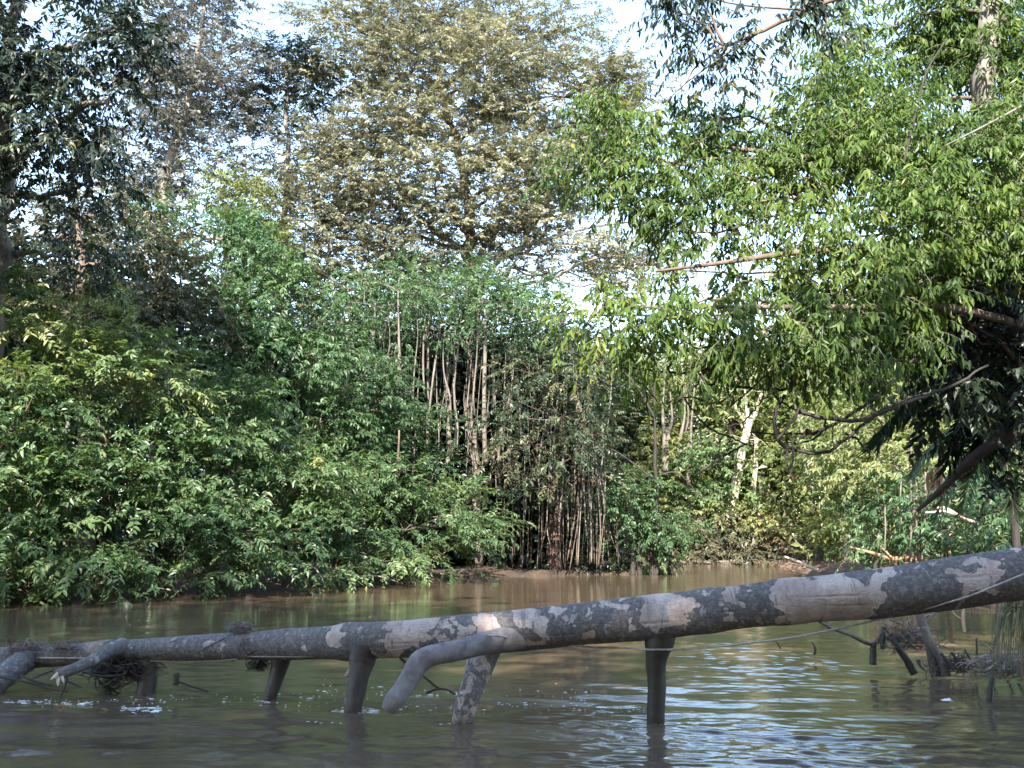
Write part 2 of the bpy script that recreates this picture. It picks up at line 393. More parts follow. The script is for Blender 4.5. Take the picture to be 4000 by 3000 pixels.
# ------------------------------------------------------------------ trees
def plant(name, label, cat, trunk, blobs, spn, leaf, bark, group=None, lai=1., r0=.15, r1=.05, limb=True, seed=1, bias=0., twig_r=.02, spread=.14, rooted=True, limb_k=.75, limb_bark=None, limbs_extra=()):
    """trunk: list of (px,py,Y); blobs: (px,py,Y,rx_px,ry_px[,lai][,bias])"""
    g = np.random.default_rng(1000 + seed)
    tp = np.array([P(*t) for t in trunk]) if trunk else None
    if tp is not None:
        bx, by = tp[0][0], tp[0][1]
        gz = float(ground(bx, by))
        if rooted and tp[0][2] > gz + .05:
            tp = np.vstack([[bx, by, gz - .15], tp])
        loc = np.array([tp[0][0], tp[0][1], max(gz, 0)]) if rooted else tp[0]
    else:
        c = np.array([P(*b[:3]) for b in blobs]).mean(0); loc = np.array([c[0], c[1], max(float(ground(c[0], c[1])), 0)])
        tp = np.array([loc - [0, 0, .15], c])
    root = thing(name, label, cat, loc, group)
    path = smooth_path(tp, max(8, 5 * len(tp)))
    path[1:-1] += g.normal(0, r0 * .22, (len(path) - 2, 3))
    mb = MB(); tube(mb, path, [r0 * 1.35, r0, (r0 + r1) / 2, r1], 10, wob=.12, seed=seed)
    mb.build('trunk', B[bark], loc, root, True)
    cr = MB()
    for b in blobs:
        px, py, Y, rx, ry = b[:5]; bl = b[5] if len(b) > 5 else 1.; bb = b[6] if len(b) > 6 else 0.
        c = P(px, py, Y); R = np.array([M(rx, Y), max(M(rx, Y) * .75, M(ry, Y) * .5), M(ry, Y)])
        fill_blob(cr, c, R, spn, g, lai * bl, bias + bb, limb_r=twig_r, spread=spread)
        if limb:
            d = np.linalg.norm(path - c, axis=1) + np.maximum(path[:, 2] - c[2] + .3 * R[2], 0) * 2
            k = int(np.argmin(d)); a = path[k]; e = c - [0, 0, R[2] * .3]
            if .4 < np.linalg.norm(e - a) < 7.5:
                lr = max(.012, r1 * limb_k); lm = MB()
                tube(lm, wiggle(a, e, 8, .05, .10, g), [min(lr * 1.6, r0 * .8), lr, lr * .45], 7, wob=.1, seed=seed)
                lm.build('limb', B[limb_bark or bark], loc, root, True)
    for pts, ra, rb, *lb in limbs_extra:
        lm = MB(); tube(lm, smooth_path([P(*p) for p in pts], 18), [ra, rb], 7, wob=.1, seed=seed)
        lm.build('limb', B[lb[0] if lb else limb_bark or bark], loc, root, True)
    cr.build('crown', [G[leaf], B[bark]], loc, root)
    return root

def stick(name, label, cat, pts, r, mat, group=None, sides=6, n=None, wob=.1, parent=None, bark=None, seed=0):
    w = [P(*p) for p in pts]; path = smooth_path(w, n or max(6, 5 * len(w)))
    mb = MB(); tube(mb, path, r, sides, wob=wob, seed=seed)
    o = mb.build(name, B[mat], path[0] if parent is None else parent.location, parent, True)
    if parent is None: tag(o, label, cat, group)
    return o

build_ground(); build_water()
# ------------------------------------------------------------------ left bank
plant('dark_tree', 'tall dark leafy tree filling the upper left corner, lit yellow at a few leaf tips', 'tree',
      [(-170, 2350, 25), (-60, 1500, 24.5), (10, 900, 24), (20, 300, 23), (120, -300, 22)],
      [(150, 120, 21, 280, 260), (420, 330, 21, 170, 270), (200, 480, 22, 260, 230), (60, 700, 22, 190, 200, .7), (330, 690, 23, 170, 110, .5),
       (100, -250, 21, 420, 240), (-260, 200, 21, 260, 380), (-300, 800, 22, 240, 300), (450, 90, 20.5, 120, 150, .6), (240, 960, 24, 200, 160, .5), (-300, -330, 19, 320, 220, .8)],  # last clump lies out of view, added to shade tree and bank
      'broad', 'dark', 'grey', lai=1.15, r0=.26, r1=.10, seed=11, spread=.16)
plant('slender_tree', 'sparse fine-leaved grey tree with sky showing through, beside the dark corner tree', 'tree',
      [(640, 2200, 44), (630, 1300, 44), (640, 760, 44), (760, 300, 44), (800, 20, 44)],
      [(700, 110, 44, 231, 208, .8), (830, 300, 44, 195, 169, .8), (760, 420, 45, 280, 156, .9), (560, 600, 44, 244, 169, .8), (850, 640, 45, 256, 169, .8), (620, 230, 43, 170, 234, .8),
       (660, 800, 45, 317, 91, .5), (640, -120, 44, 317, 169, .8), (430, 800, 45, 158, 208, .6)],
      'fine', 'grey', 'grey', lai=.75, r0=.28, r1=.07, seed=12)
plant('flat_topped_tree', 'small dark blue-green tree with a flat top against the sky left of the giant', 'tree',
      [(1060, 2200, 46), (1080, 1300, 46), (1120, 700, 46), (1120, 300, 46)],
      [(1110, 230, 46, 170, 75, 1.2), (1000, 330, 46, 110, 60), (1200, 330, 46, 90, 90, .9), (1060, 480, 46, 160, 100, .6)],
      'fine', 'dark', 'grey', r0=.2, r1=.06, seed=13, bias=.05)
plant('canopy_tree', 'giant olive-leaved tree spreading over the middle of the far shore', 'tree',
      [(1880, 2200, 47), (1850, 1700, 47), (1840, 1200, 47), (1830, 900, 47), (1800, 620, 47), (1720, 350, 47)],
      [(1420, 90, 47, 256, 130), (1700, 20, 48, 317, 130), (1980, 110, 47, 244, 143, .8), (2210, 150, 47, 134, 130, .7), (1600, 250, 46, 280, 143), (1900, 280, 46, 305, 156, 1.1, .1),
       (2200, 340, 46, 268, 130, 1.2, .15), (2420, 380, 47, 158, 91, .9, .15), (1330, 330, 47, 183, 130, .8), (1450, 470, 46, 280, 156, .9), (1760, 480, 45, 244, 156, 1., .05), (2060, 520, 46, 195, 104, .7),
       (1420, 690, 46, 268, 169, .9, -.1), (1700, 690, 45, 219, 143, 1., .1), (1990, 700, 45, 231, 143, 1.1, .15), (2230, 640, 46, 183, 143, .9, .1), (1250, 900, 46, 244, 169, .8, -.1), (1560, 860, 45, 244, 117, .6), (2120, 830, 46, 207, 104, .8, .1),
       (2380, 560, 47, 146, 117, .7), (1350, 1100, 46, 231, 143, .6, -.1), (1700, 1000, 46, 244, 78, .35), (2330, 960, 47, 280, 100, .6), (2560, 1000, 47, 230, 100, .7), (1130, 640, 47, 170, 130, .6, -.1), (1080, 960, 47, 200, 150, .6, -.15), (1230, 760, 46, 170, 120, .6), (1560, 1040, 46, 190, 110, .6, -.1), (1330, 1280, 46, 200, 110, .7, -.2), (1900, 930, 46.5, 150, 100, .5), (2420, 520, 46, 160, 120, .9, .1), (2020, 880, 46, 150, 80, .6), (1200, 1150, 46, 200, 130, .7, -.2), (1780, 850, 46, 150, 100, .5), (2150, 1040, 46, 150, 90, .45), (2340, 1080, 46, 170, 80, .4), (2500, 1120, 46, 150, 70, .4), (1500, 980, 46, 200, 110, .55, -.1), (1180, 1060, 46, 180, 110, .6, -.15), (1700, 1080, 46, 180, 90, .55, -.1), (2060, 960, 46, 120, 80, .4)],
      'fine', 'olive', 'brown', lai=1.0, r0=.45, r1=.12, limb_k=.55, limb_bark='grey', twig_r=.035, seed=14, bias=.03, spread=.17,
      limbs_extra=[([(1850, 1160, 47), (1960, 1010, 46), (2150, 930, 46), (2350, 880, 46), (2560, 860, 46)], .13, .04),
                   ([(1870, 1190, 47), (1960, 1160, 46.5), (2050, 1110, 46), (2160, 1085, 46), (2290, 1020, 45.5), (2420, 1000, 45), (2500, 1030, 45)], .11, .03),
                   ([(2160, 1085, 46), (2260, 1120, 45.5), (2330, 1110, 45.5), (2450, 1150, 45)], .05, .02), ([(2050, 930, 46), (2200, 960, 46), (2330, 940, 46), (2480, 1000, 46)], .05, .02),
                   ([(1840, 1250, 47), (1650, 1180, 46), (1450, 1090, 45), (1320, 1000, 45), (1240, 850, 45)], .14, .05),
                   ([(1500, 1120, 45.5), (1400, 1130, 45), (1270, 1110, 44.5), (1180, 1090, 44)], .11, .04),
                   ([(1840, 1000, 47), (1640, 850, 46), (1560, 720, 45.5), (1500, 560, 45)], .15, .05),
                   ([(1860, 1020, 47), (1950, 860, 46), (1990, 740, 46), (2110, 600, 46)], .14, .05)])
plant('green_tree', 'dense mid-green domed tree rising behind the left bank bushes', 'tree',
      [(930, 2280, 33), (920, 1700, 33), (900, 1200, 33), (880, 900, 33)],
      [(780, 900, 33, 240, 130), (960, 1000, 33, 180, 140), (1110, 1200, 32.5, 200, 160, 1.1), (930, 1260, 32, 220, 160), (1230, 1360, 32.5, 120, 150), (1050, 1450, 31.5, 260, 170, 1.1), (1250, 1600, 33, 140, 150), (780, 1100, 33, 160, 160, .8, -.1)],
      'broad', 'cool', 'brown', lai=1.1, r0=.2, r1=.07, seed=15, bias=.08)
plant('round_tree', 'bright green round crown peeping up behind the domed tree', 'tree',
      [(980, 2220, 42), (960, 1500, 42), (950, 900, 42)],
      [(900, 740, 42, 110, 90), (1010, 820, 42, 120, 110), (930, 900, 42, 130, 100), (1080, 960, 43, 110, 110)],
      'small', 'lime', 'grey', lai=1.0, r0=.16, r1=.05, seed=16, bias=-.18)
plant('vine_draped_tree', 'dark brownish tree smothered in creepers between the corner tree and the domed tree', 'tree',
      [(330, 2320, 29), (330, 1700, 29), (320, 1200, 29), (300, 800, 29)],
      [(200, 900, 29, 240, 130, .8), (480, 980, 29, 240, 150, 1.), (120, 1120, 28.5, 180, 170), (380, 1180, 28, 240, 150), (640, 1080, 29, 140, 140, 1., .2), (620, 1250, 29, 200, 150), (820, 1290, 30, 130, 160), (500, 820, 30, 200, 90, .5), (-120, 1050, 28, 180, 300)],
      'small', 'brown', 'brown', lai=1.3, r0=.2, r1=.07, seed=17)
for i, (x, y0, y1, Y, lab) in enumerate([(385, 740, 950, 33, 'slim grey trunk standing before the sky patch on the left'), (280, 850, 1150, 30, 'crooked pale stem in front of the creeper-covered tree')]):
    stick('thin_trunk', lab, 'tree trunk', [(x - 25, 2300, Y + 1), (x - 10, y1 + 300, Y), (x, y1, Y), (x + 6, y0, Y), (x - 4, y0 - 40, Y)], [.08, .06, .04], 'grey', 'thin bare trunks behind the left bank', seed=i)
bush_lab = [  # upper clumps get a yellower tint, putting sunlight into the leaf colour
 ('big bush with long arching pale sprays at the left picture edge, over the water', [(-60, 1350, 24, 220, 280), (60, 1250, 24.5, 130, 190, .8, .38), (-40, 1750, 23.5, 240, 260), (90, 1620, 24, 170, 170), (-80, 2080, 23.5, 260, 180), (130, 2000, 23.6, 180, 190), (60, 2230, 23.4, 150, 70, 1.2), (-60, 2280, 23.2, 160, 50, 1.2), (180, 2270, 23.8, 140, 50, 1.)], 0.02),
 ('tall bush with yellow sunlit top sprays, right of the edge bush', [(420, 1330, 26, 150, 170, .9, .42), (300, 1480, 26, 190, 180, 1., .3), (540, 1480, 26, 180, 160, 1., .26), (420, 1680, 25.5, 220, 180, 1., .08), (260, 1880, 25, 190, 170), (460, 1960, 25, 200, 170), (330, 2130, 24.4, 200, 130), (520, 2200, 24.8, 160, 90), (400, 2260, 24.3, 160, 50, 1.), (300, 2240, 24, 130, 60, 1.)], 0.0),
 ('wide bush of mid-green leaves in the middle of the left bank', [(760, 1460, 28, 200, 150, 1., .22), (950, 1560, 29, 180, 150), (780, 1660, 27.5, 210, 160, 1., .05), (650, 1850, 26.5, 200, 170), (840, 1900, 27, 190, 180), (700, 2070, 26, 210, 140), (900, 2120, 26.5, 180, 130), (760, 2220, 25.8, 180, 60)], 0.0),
 ('dark green bush with a small shoot on top, sunlight tinted into its leaves', [(1060, 1740, 30, 170, 150), (1150, 1760, 29.5, 90, 100, .6, .45), (1050, 1920, 29, 190, 150), (1220, 1890, 30, 160, 130, 1., .06), (1080, 2090, 28.2, 190, 130), (1010, 2200, 27.5, 150, 70)], -.02),
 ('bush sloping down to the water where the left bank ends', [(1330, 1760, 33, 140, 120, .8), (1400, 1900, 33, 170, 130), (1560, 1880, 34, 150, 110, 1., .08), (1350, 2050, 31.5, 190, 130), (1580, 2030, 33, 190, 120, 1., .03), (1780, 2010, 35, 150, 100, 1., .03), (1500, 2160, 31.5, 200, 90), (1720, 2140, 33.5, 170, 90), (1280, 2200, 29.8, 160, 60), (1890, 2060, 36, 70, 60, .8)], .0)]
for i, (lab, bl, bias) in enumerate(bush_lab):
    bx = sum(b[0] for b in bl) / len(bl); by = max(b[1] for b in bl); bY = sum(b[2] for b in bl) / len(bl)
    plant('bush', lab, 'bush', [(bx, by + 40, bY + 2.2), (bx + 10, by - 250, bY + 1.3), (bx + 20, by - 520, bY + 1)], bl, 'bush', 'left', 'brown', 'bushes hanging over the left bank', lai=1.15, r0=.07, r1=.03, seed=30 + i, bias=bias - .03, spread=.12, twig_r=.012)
# bare twigs and drift caught under the bushes at the water line
g = np.random.default_rng(5)
dr = [((60, 2325), (330, 2235), 24.2), ((300, 2330), (190, 2260), 24.5), ((330, 2340), (420, 2230), 24.6), ((520, 2320), (430, 2280), 25), ((830, 2245), (960, 2300), 27), ((1205, 2200), (1275, 2295), 29.5), ((1720, 2240), (1960, 2262), 36), ((1850, 2230), (1760, 2262), 35), ((1400, 2250), (1560, 2275), 31), ((120, 2335), (60, 2290), 24), ((700, 2310), (560, 2270), 25.6), ((1000, 2290), (1080, 2255), 28)]
for i, (a, b, Y) in enumerate(dr):
    m = ((a[0] + b[0]) / 2 + g.normal(0, 12), (a[1] + b[1]) / 2 + g.normal(0, 10))
    stick('dead_twig', 'bare grey twig sticking out below the left bank bushes at the waterline', 'twig', [(*a, Y), (*m, Y - .1), (*b, Y)], [.028, .012], 'drift', 'bare twigs at the foot of the left bank', seed=i)

# ------------------------------------------------------------------ the wooded point in the middle
plant('leafy_tree', 'pale green tree with layered leaves above the hanging vines', 'tree',
      [(1870, 2230, 42), (1850, 1800, 42), (1830, 1400, 42), (1830, 1100, 42)],
      [(1780, 1120, 42, 200, 110, 1.2), (1900, 1200, 41.5, 160, 120, 1.4, .08), (1990, 1300, 41.5, 140, 90, 1.2), (1620, 1120, 43, 170, 120, 1.), (1720, 1260, 41, 190, 90, .7), (1480, 1180, 43, 170, 130, 1., -.1), (2080, 1180, 43, 120, 90, .8), (1560, 1300, 42, 150, 110, .7, -.1), (1560, 1120, 39, 130, 70, .8), (1720, 1140, 38.8, 150, 70, .9), (1900, 1150, 38.8, 150, 80, 1.), (2060, 1190, 38.8, 120, 80, .9), (1420, 1160, 39.2, 120, 80, .7), (2200, 1230, 38.8, 120, 80, .8)],
      'small', 'cool', 'liana', lai=1.0, r0=.16, r1=.05, seed=41, bias=.05)
plant('shrub', 'dark low shrub mass filling the shade left of the hanging vines', 'shrub',
      [(1450, 2280, 37), (1450, 1900, 37.5), (1450, 1500, 38)],
      [(1420, 1500, 38, 170, 170, 1.), (1380, 1680, 37, 190, 140, 1.1, .04), (1600, 1700, 38, 160, 120, .8), (1680, 1850, 38, 170, 120, .9), (1500, 1350, 40, 200, 160, .5, -.15)],
      'small', 'cool', 'brown', lai=1.2, r0=.1, r1=.04, seed=42, bias=-.04)
plant('shade_bush_tree', 'dark bushy tree between the domed tree and the hanging lianas', 'tree',
      [(1420, 2300, 35.5), (1420, 1900, 35.5), (1430, 1500, 35)],
      [(1420, 1380, 35, 130, 130, 1.1), (1330, 1520, 34.5, 130, 130, 1.1), (1480, 1560, 35, 110, 120, 1.), (1440, 1720, 35, 140, 110, 1.)],
      'small', 'cool', 'brown', lai=1.4, r0=.1, r1=.04, seed=45, bias=-.12)
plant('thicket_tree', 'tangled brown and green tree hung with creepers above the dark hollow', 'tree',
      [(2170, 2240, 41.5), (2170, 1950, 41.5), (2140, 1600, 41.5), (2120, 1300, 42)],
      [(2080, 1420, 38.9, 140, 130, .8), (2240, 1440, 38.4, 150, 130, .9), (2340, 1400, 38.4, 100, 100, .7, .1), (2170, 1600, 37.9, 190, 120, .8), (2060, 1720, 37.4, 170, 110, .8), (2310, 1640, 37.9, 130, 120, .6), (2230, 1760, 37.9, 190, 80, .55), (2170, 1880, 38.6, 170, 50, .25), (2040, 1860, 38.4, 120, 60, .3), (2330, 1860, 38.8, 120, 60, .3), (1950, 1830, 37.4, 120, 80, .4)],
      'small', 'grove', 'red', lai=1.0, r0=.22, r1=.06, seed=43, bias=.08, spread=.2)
plant('young_tree', 'leafy green young tree standing in the water at the tip of the wooded point', 'tree',
      [(2560, 2238, 41), (2563, 1950, 41), (2558, 1700, 41), (2555, 1450, 41)],
      [(2480, 1980, 41, 110, 110, .8), (2600, 2030, 41, 100, 120, .9, .05), (2500, 2120, 41, 120, 80, .8), (2620, 2140, 41, 60, 70, .9, .08), (2400, 2040, 41, 110, 130, .7, -.05), (2420, 1900, 41.2, 110, 90, .6)],
      'small', 'cool', 'dark', lai=1.0, r0=.10, r1=.03, seed=44, bias=.05,
      limbs_extra=[([(2560, 1880, 41), (2460, 1800, 41), (2360, 1740, 40.8), (2290, 1730, 40.6)], .05, .02), ([(2560, 1860, 41), (2650, 1850, 41), (2750, 1960, 40.8)], .04, .015), ([(2562, 1640, 41), (2480, 1500, 41), (2400, 1420, 41)], .05, .02), ([(2360, 1745, 41), (2420, 1800, 41), (2520, 1960, 40.6)], .035, .015)])
L = [((385, 260), (385, 720), .05), ((565, 270), (560, 980), .07), ((600, 330), (598, 700), .05), ((640, 380), (570, 900), .045), ((685, 430), (685, 1040), .06), ((650, 570), (690, 830), .04), ((752, 460), (725, 990), .05), ((862, 560), (812, 950), .05), ((545, 330), (532, 660), .045), ((965, 360), (948, 800), .075), ((900, 440), (893, 1090), .10), ((1083, 740), (1103, 980), .05), ((1005, 880), (935, 1240), .05), ((1055, 760), (980, 1110), .06), ((445, 620), (450, 1010), .04), ((1240, 1040), (1212, 1250), .04), ((1258, 850), (1283, 1370), .05), ((1398, 1030), (1338, 1380), .05), ((1350, 1060), (1340, 1500), .04),
     ((1035, 1270), (1005, 1500), .035), ((1130, 1220), (1138, 1430), .03), ((250, 300), (235, 600), .08), ((350, 560), (345, 700), .04), ((725, 640), (735, 1000), .035), ((612, 700), (625, 1050), .03), ((500, 480), (470, 900), .035), ((820, 540), (790, 900), .03), ((1180, 700), (1165, 1080), .035), ((1300, 560), (1310, 980), .035), ((1420, 700), (1432, 1150), .03)]
gl = np.random.default_rng(17)
for k in range(46):
    x = gl.uniform(280, 1700); y0 = gl.uniform(350, 900) + max(0, x - 1000) * .45; y1 = min(1800, y0 + gl.uniform(350, 900))
    L.append(((x, y0), (x + gl.normal(0, 45), y1), gl.uniform(.012, .035)))
for i, (a, b, r) in enumerate(L):
    X = lambda q: 1300 + q[0] / 1.508; Z = lambda q: 1000 + q[1] / 1.508
    Y = 39.4 + (i * 7 % 5) * .6
    mid = ((X(a) + X(b)) / 2 + g.normal(0, 8), (Z(a) + Z(b)) / 2)
    stick('liana', 'pale woody liana hanging in the vine curtain beside the dark hollow', 'liana', [(X(a) + g.normal(0, 5), Z(a) - 90, Y), (X(a), Z(a), Y), (*mid, Y), (X(b), Z(b), Y), (X(b) + g.normal(0, 6), Z(b) + 90, Y)], [r * .15, r * .7, r, r * .8], 'liana' if i % 3 else 'grey', 'lianas of the vine curtain in the middle', sides=6, n=22, wob=.12, seed=i)
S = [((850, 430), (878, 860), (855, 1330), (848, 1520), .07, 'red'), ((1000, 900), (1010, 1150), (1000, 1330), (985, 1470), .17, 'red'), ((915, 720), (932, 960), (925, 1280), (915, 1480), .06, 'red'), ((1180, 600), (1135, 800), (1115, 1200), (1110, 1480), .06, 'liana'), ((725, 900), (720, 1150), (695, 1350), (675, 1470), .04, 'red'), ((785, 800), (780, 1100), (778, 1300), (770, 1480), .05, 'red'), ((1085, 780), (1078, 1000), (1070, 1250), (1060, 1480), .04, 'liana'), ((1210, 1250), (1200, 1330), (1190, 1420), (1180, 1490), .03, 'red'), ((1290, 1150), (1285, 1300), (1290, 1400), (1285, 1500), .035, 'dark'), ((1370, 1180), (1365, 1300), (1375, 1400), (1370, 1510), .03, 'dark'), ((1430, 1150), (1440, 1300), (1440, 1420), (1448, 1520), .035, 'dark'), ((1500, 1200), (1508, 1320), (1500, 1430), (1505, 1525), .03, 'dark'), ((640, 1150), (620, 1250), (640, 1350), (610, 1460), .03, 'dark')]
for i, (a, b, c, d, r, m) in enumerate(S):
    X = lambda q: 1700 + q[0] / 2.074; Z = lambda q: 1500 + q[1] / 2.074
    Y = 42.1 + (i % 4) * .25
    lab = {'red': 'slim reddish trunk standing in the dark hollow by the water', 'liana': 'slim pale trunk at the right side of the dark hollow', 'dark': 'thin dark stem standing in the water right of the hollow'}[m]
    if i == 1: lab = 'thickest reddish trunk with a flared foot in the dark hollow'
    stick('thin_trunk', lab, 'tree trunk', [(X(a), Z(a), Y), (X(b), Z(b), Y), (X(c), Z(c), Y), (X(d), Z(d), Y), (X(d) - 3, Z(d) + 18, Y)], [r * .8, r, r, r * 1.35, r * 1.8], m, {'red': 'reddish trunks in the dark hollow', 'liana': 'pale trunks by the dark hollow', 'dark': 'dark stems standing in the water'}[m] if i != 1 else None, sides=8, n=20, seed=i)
gr = np.random.default_rng(23)
for k in range(34):
    x = gr.uniform(1880, 2450); y0 = gr.uniform(1640, 1950); Y = gr.uniform(39.6, 41.2); dx = gr.normal(0, 22)
    stick('hanging_root', 'thin hanging root reaching down to the water in front of the dark hollow', 'root', [(x, y0, Y), (x + dx * .4 + gr.normal(0, 5), (y0 + 2225) / 2, Y), (x + dx, 2225 + gr.uniform(-60, 15), Y)], [.008, .018, gr.uniform(.012, .03)], ['brown', 'dark', 'grey', 'brown'][k % 4], 'hanging roots in front of the dark hollow', sides=5, n=12, wob=.15, seed=k)
for i, (x, w) in enumerate([(2473, 12), (2498, 14), (2545, 16), (2562, 20), (2585, 16), (2620, 12)]):
    stick('stilt_root', 'dark mossy stilt root in the water under the young tree', 'root', [(x + g.normal(0, 6), 2120, 41.2), (x, 2180, 41.1), (x + g.normal(0, 3), 2250, 41)], [.05, .08, .13], 'dark', 'stilt roots at the tip of the point', sides=7, seed=i)

plant('shrub', 'dark low growth on the mud behind the reddish trunks', 'shrub', [(2150, 2245, 43), (2150, 2180, 43)],
      [(1960, 2150, 42.6, 130, 80), (2120, 2140, 43, 130, 90), (2280, 2150, 43, 120, 80), (2400, 2160, 42.6, 100, 70), (2040, 2220, 42, 120, 25), (2250, 2222, 42.2, 150, 22), (2430, 2215, 42, 110, 25)],
      'small', 'dark', 'dark', lai=1.2, r0=.06, r1=.03, seed=46)
# ------------------------------------------------------------------ far bank (sunlit)
far = [
 ('tree', 'yellow-green tree catching the sun just right of the vine curtain', 'tree', 2450, 61, [(2420, 1440, 61, 120, 110), (2530, 1520, 61, 110, 90), (2430, 1600, 60, 110, 90)], 'lime', .1),
 ('tree', 'broad lower crown of bright yellow-green leaves behind the young tree', 'tree', 2560, 60, [(2500, 1760, 60, 130, 80), (2600, 1840, 59.5, 120, 90), (2440, 1860, 60, 110, 80, .8)], 'lime', .18),
 ('tree', 'bluish dark crown between the two yellow-green crowns', 'tree', 2480, 62, [(2470, 1690, 61.5, 90, 60), (2560, 1660, 62, 90, 70, .9, .15)], 'dark', .0),
 ('tree', 'hazy pale green crown behind the forked white trunk', 'tree', 2750, 66, [(2700, 1480, 66, 160, 130, .8), (2850, 1440, 67, 170, 120, .8), (2760, 1640, 66, 150, 120, .8)], 'warm', .0),
 ('tree', 'grey-green layered tree low down left of the forked white trunk', 'tree', 2730, 59, [(2740, 1800, 59, 130, 90), (2800, 1900, 58.5, 130, 80), (2700, 1960, 58.5, 110, 80)], 'cool', .2),
 ('tree', 'sunny yellow-green tree right of the hanging dead leaf', 'tree', 3150, 60, [(3120, 1560, 60, 140, 140, 1.1, .1), (3180, 1740, 59, 150, 130), (3060, 1680, 60, 120, 110), (3150, 1900, 58, 140, 110, .9, -.1)], 'lime', .08),
 ('tree', 'tawny-leaved tree at the back under the overhanging twigs', 'tree', 3020, 63, [(3000, 1420, 63, 160, 120, .8), (3000, 1780, 62, 120, 130, .7), (2960, 1900, 60, 110, 120, .6)], 'warm', .1),
 ('shrub', 'dark shrub overhanging the red mud of the far bank', 'shrub', 2800, 57, [(2730, 2080, 57, 110, 70), (2850, 2110, 56.5, 120, 70), (2960, 2090, 57, 110, 80, 1., .1), (3060, 2120, 56.5, 120, 60), (2700, 2160, 56, 90, 35), (2820, 2170, 55.6, 110, 30), (3000, 2165, 55.8, 110, 32), (3120, 2165, 53, 100, 35), (2680, 2186, 54.6, 80, 18, 1.2), (2780, 2190, 54.4, 90, 16, 1.2), (2890, 2190, 54.3, 90, 16, 1.), (3010, 2192, 54, 100, 18, 1.2), (3100, 2196, 51, 90, 20, 1.)], 'brown', .2),
 ('shrub', 'low pale shrub with layered sunlit branches above the dark shrub', 'shrub', 3000, 57, [(2860, 2010, 57.5, 130, 50, .9), (3000, 2020, 57, 150, 45, 1., .1), (3130, 2040, 56, 160, 50, 1., .15), (2720, 2000, 58, 110, 70)], 'warm', .15),
]
for i, (nm, lab, cat, bx, Y, bl, lf, bias) in enumerate(far):
    plant(nm, lab, cat, [(bx, 2190, Y + 2), (bx + 10, 2000, Y + 1.5), (bx, 1700 if nm == 'tree' else 2090, Y + 1)], bl, 'far', lf, 'liana', 'sunlit trees on the far bank' if nm == 'tree' else 'shrubs on the far bank', lai=1.05, r0=.16, r1=.05, seed=60 + i, bias=bias)
X5 = lambda p: (2300 + p[0] / 2.212, 1600 + p[1] / 2.212)
pale = thing('forked_tree', 'leaning white trunk forking into a Y, lit by the sun on the far bank', 'tree', P(*X5((1190, 1010)), 58))
def pale_limb(nm, pts, r, Y=58, mat='pale', par=pale):
    return stick(nm, None, None, [(*X5(p), Y) for p in pts], r, mat, parent=par, sides=9, n=20)
pale_limb('trunk', [(1190, 1010), (1240, 820), (1285, 560), (1330, 330), (1360, 200)], [.34, .27, .25, .26])
pale_limb('limb', [(1360, 215), (1385, 130), (1430, 50), (1460, -40), (1500, -160)], [.22, .16, .08])
pale_limb('limb', [(1355, 215), (1365, 120), (1320, 50), (1280, 0), (1250, -80)], [.2, .14, .06])
pale_limb('limb', [(1372, 140), (1375, 60), (1360, -40), (1350, -180)], [.15, .1, .05])
cmb = MB(); gg = np.random.default_rng(77)
for c in [(1250, -140, 150, 100), (1480, -200, 170, 100), (1350, -280, 180, 100)]:
    fill_blob(cmb, P(*X5(c[:2]), 58), np.array([M(c[2] / 2.2, 58), 1.5, M(c[3] / 2.2, 58)]) * 1.3, 'far', gg, .5)
cmb.build('crown', [G['warm'], B['pale']], np.array(pale.location), pale)
ft = [([(1450, 250), (1440, 500), (1420, 700), (1408, 850)], .15, 'straight pale trunk on spreading buttress roots, right of the forked one'), ([(1600, 380), (1565, 600), (1540, 790), (1530, 1000)], .10, None), ([(1490, 380), (1490, 560), (1480, 760), (1480, 1050)], .11, None), ([(885, 150), (880, 400), (860, 560), (880, 940)], .13, None), ([(830, 20), (800, 200), (775, 360), (765, 520)], .13, None), ([(862, 40), (830, 200), (800, 320), (790, 500)], .10, None), ([(640, -60), (645, 120), (652, 230), (655, 400)], .13, None), ([(1690, 800), (1688, 950), (1690, 1080)], .13, None), ([(1530, 880), (1528, 1020), (1535, 1150)], .09, None), ([(720, 60), (690, 200), (680, 380)], .12, None), ([(1740, 420), (1735, 700), (1720, 950), (1720, 1060)], .10, None), ([(1890, 1180), (1885, 1260), (1890, 1330)], .08, None), ([(1100, 560), (1105, 700), (1110, 900)], .09, None)]
for i, (p, r, lab) in enumerate(ft):
    Y = 58.5 + (i % 3)
    ptz = [(*X5(q), Y) for q in p]
    if lab:
        rt = thing('buttressed_tree', lab, 'tree', P(*ptz[-1]))
        stick('trunk', None, None, ptz, [r * .8, r, r * 1.2], 'pale', parent=rt, n=16)
        for e in ((1310, 920), (1475, 930), (1395, 960), (1360, 1000)):
            stick('root', None, None, [ptz[-1], (*X5(((1408 + e[0]) / 2, 870)), Y - .2), (*X5(e), Y - .4), (*X5((e[0], e[1] + 140)), Y - .5)], [.1, .09, .06], 'pale', parent=rt)
        c2 = MB(); fill_blob(c2, P(*X5((1460, 180)), Y), np.array([2.4, 1.6, 1.4]), 'far', gg, .5); c2.build('crown', [G['warm'], B['pale']], np.array(rt.location), rt)
    else:
        ptz = [(ptz[0][0] + g.normal(0, 12), ptz[0][1] - 170, Y)] + ptz
        stick('thin_trunk', 'thin sunlit grey trunk among the far bank foliage', 'tree trunk', ptz + [(ptz[-1][0], ptz[-1][1] + 60, Y)], [r * .2, r * .7, r, r * 1.2], 'liana', 'thin sunlit trunks on the far bank', sides=8, n=16, seed=i)
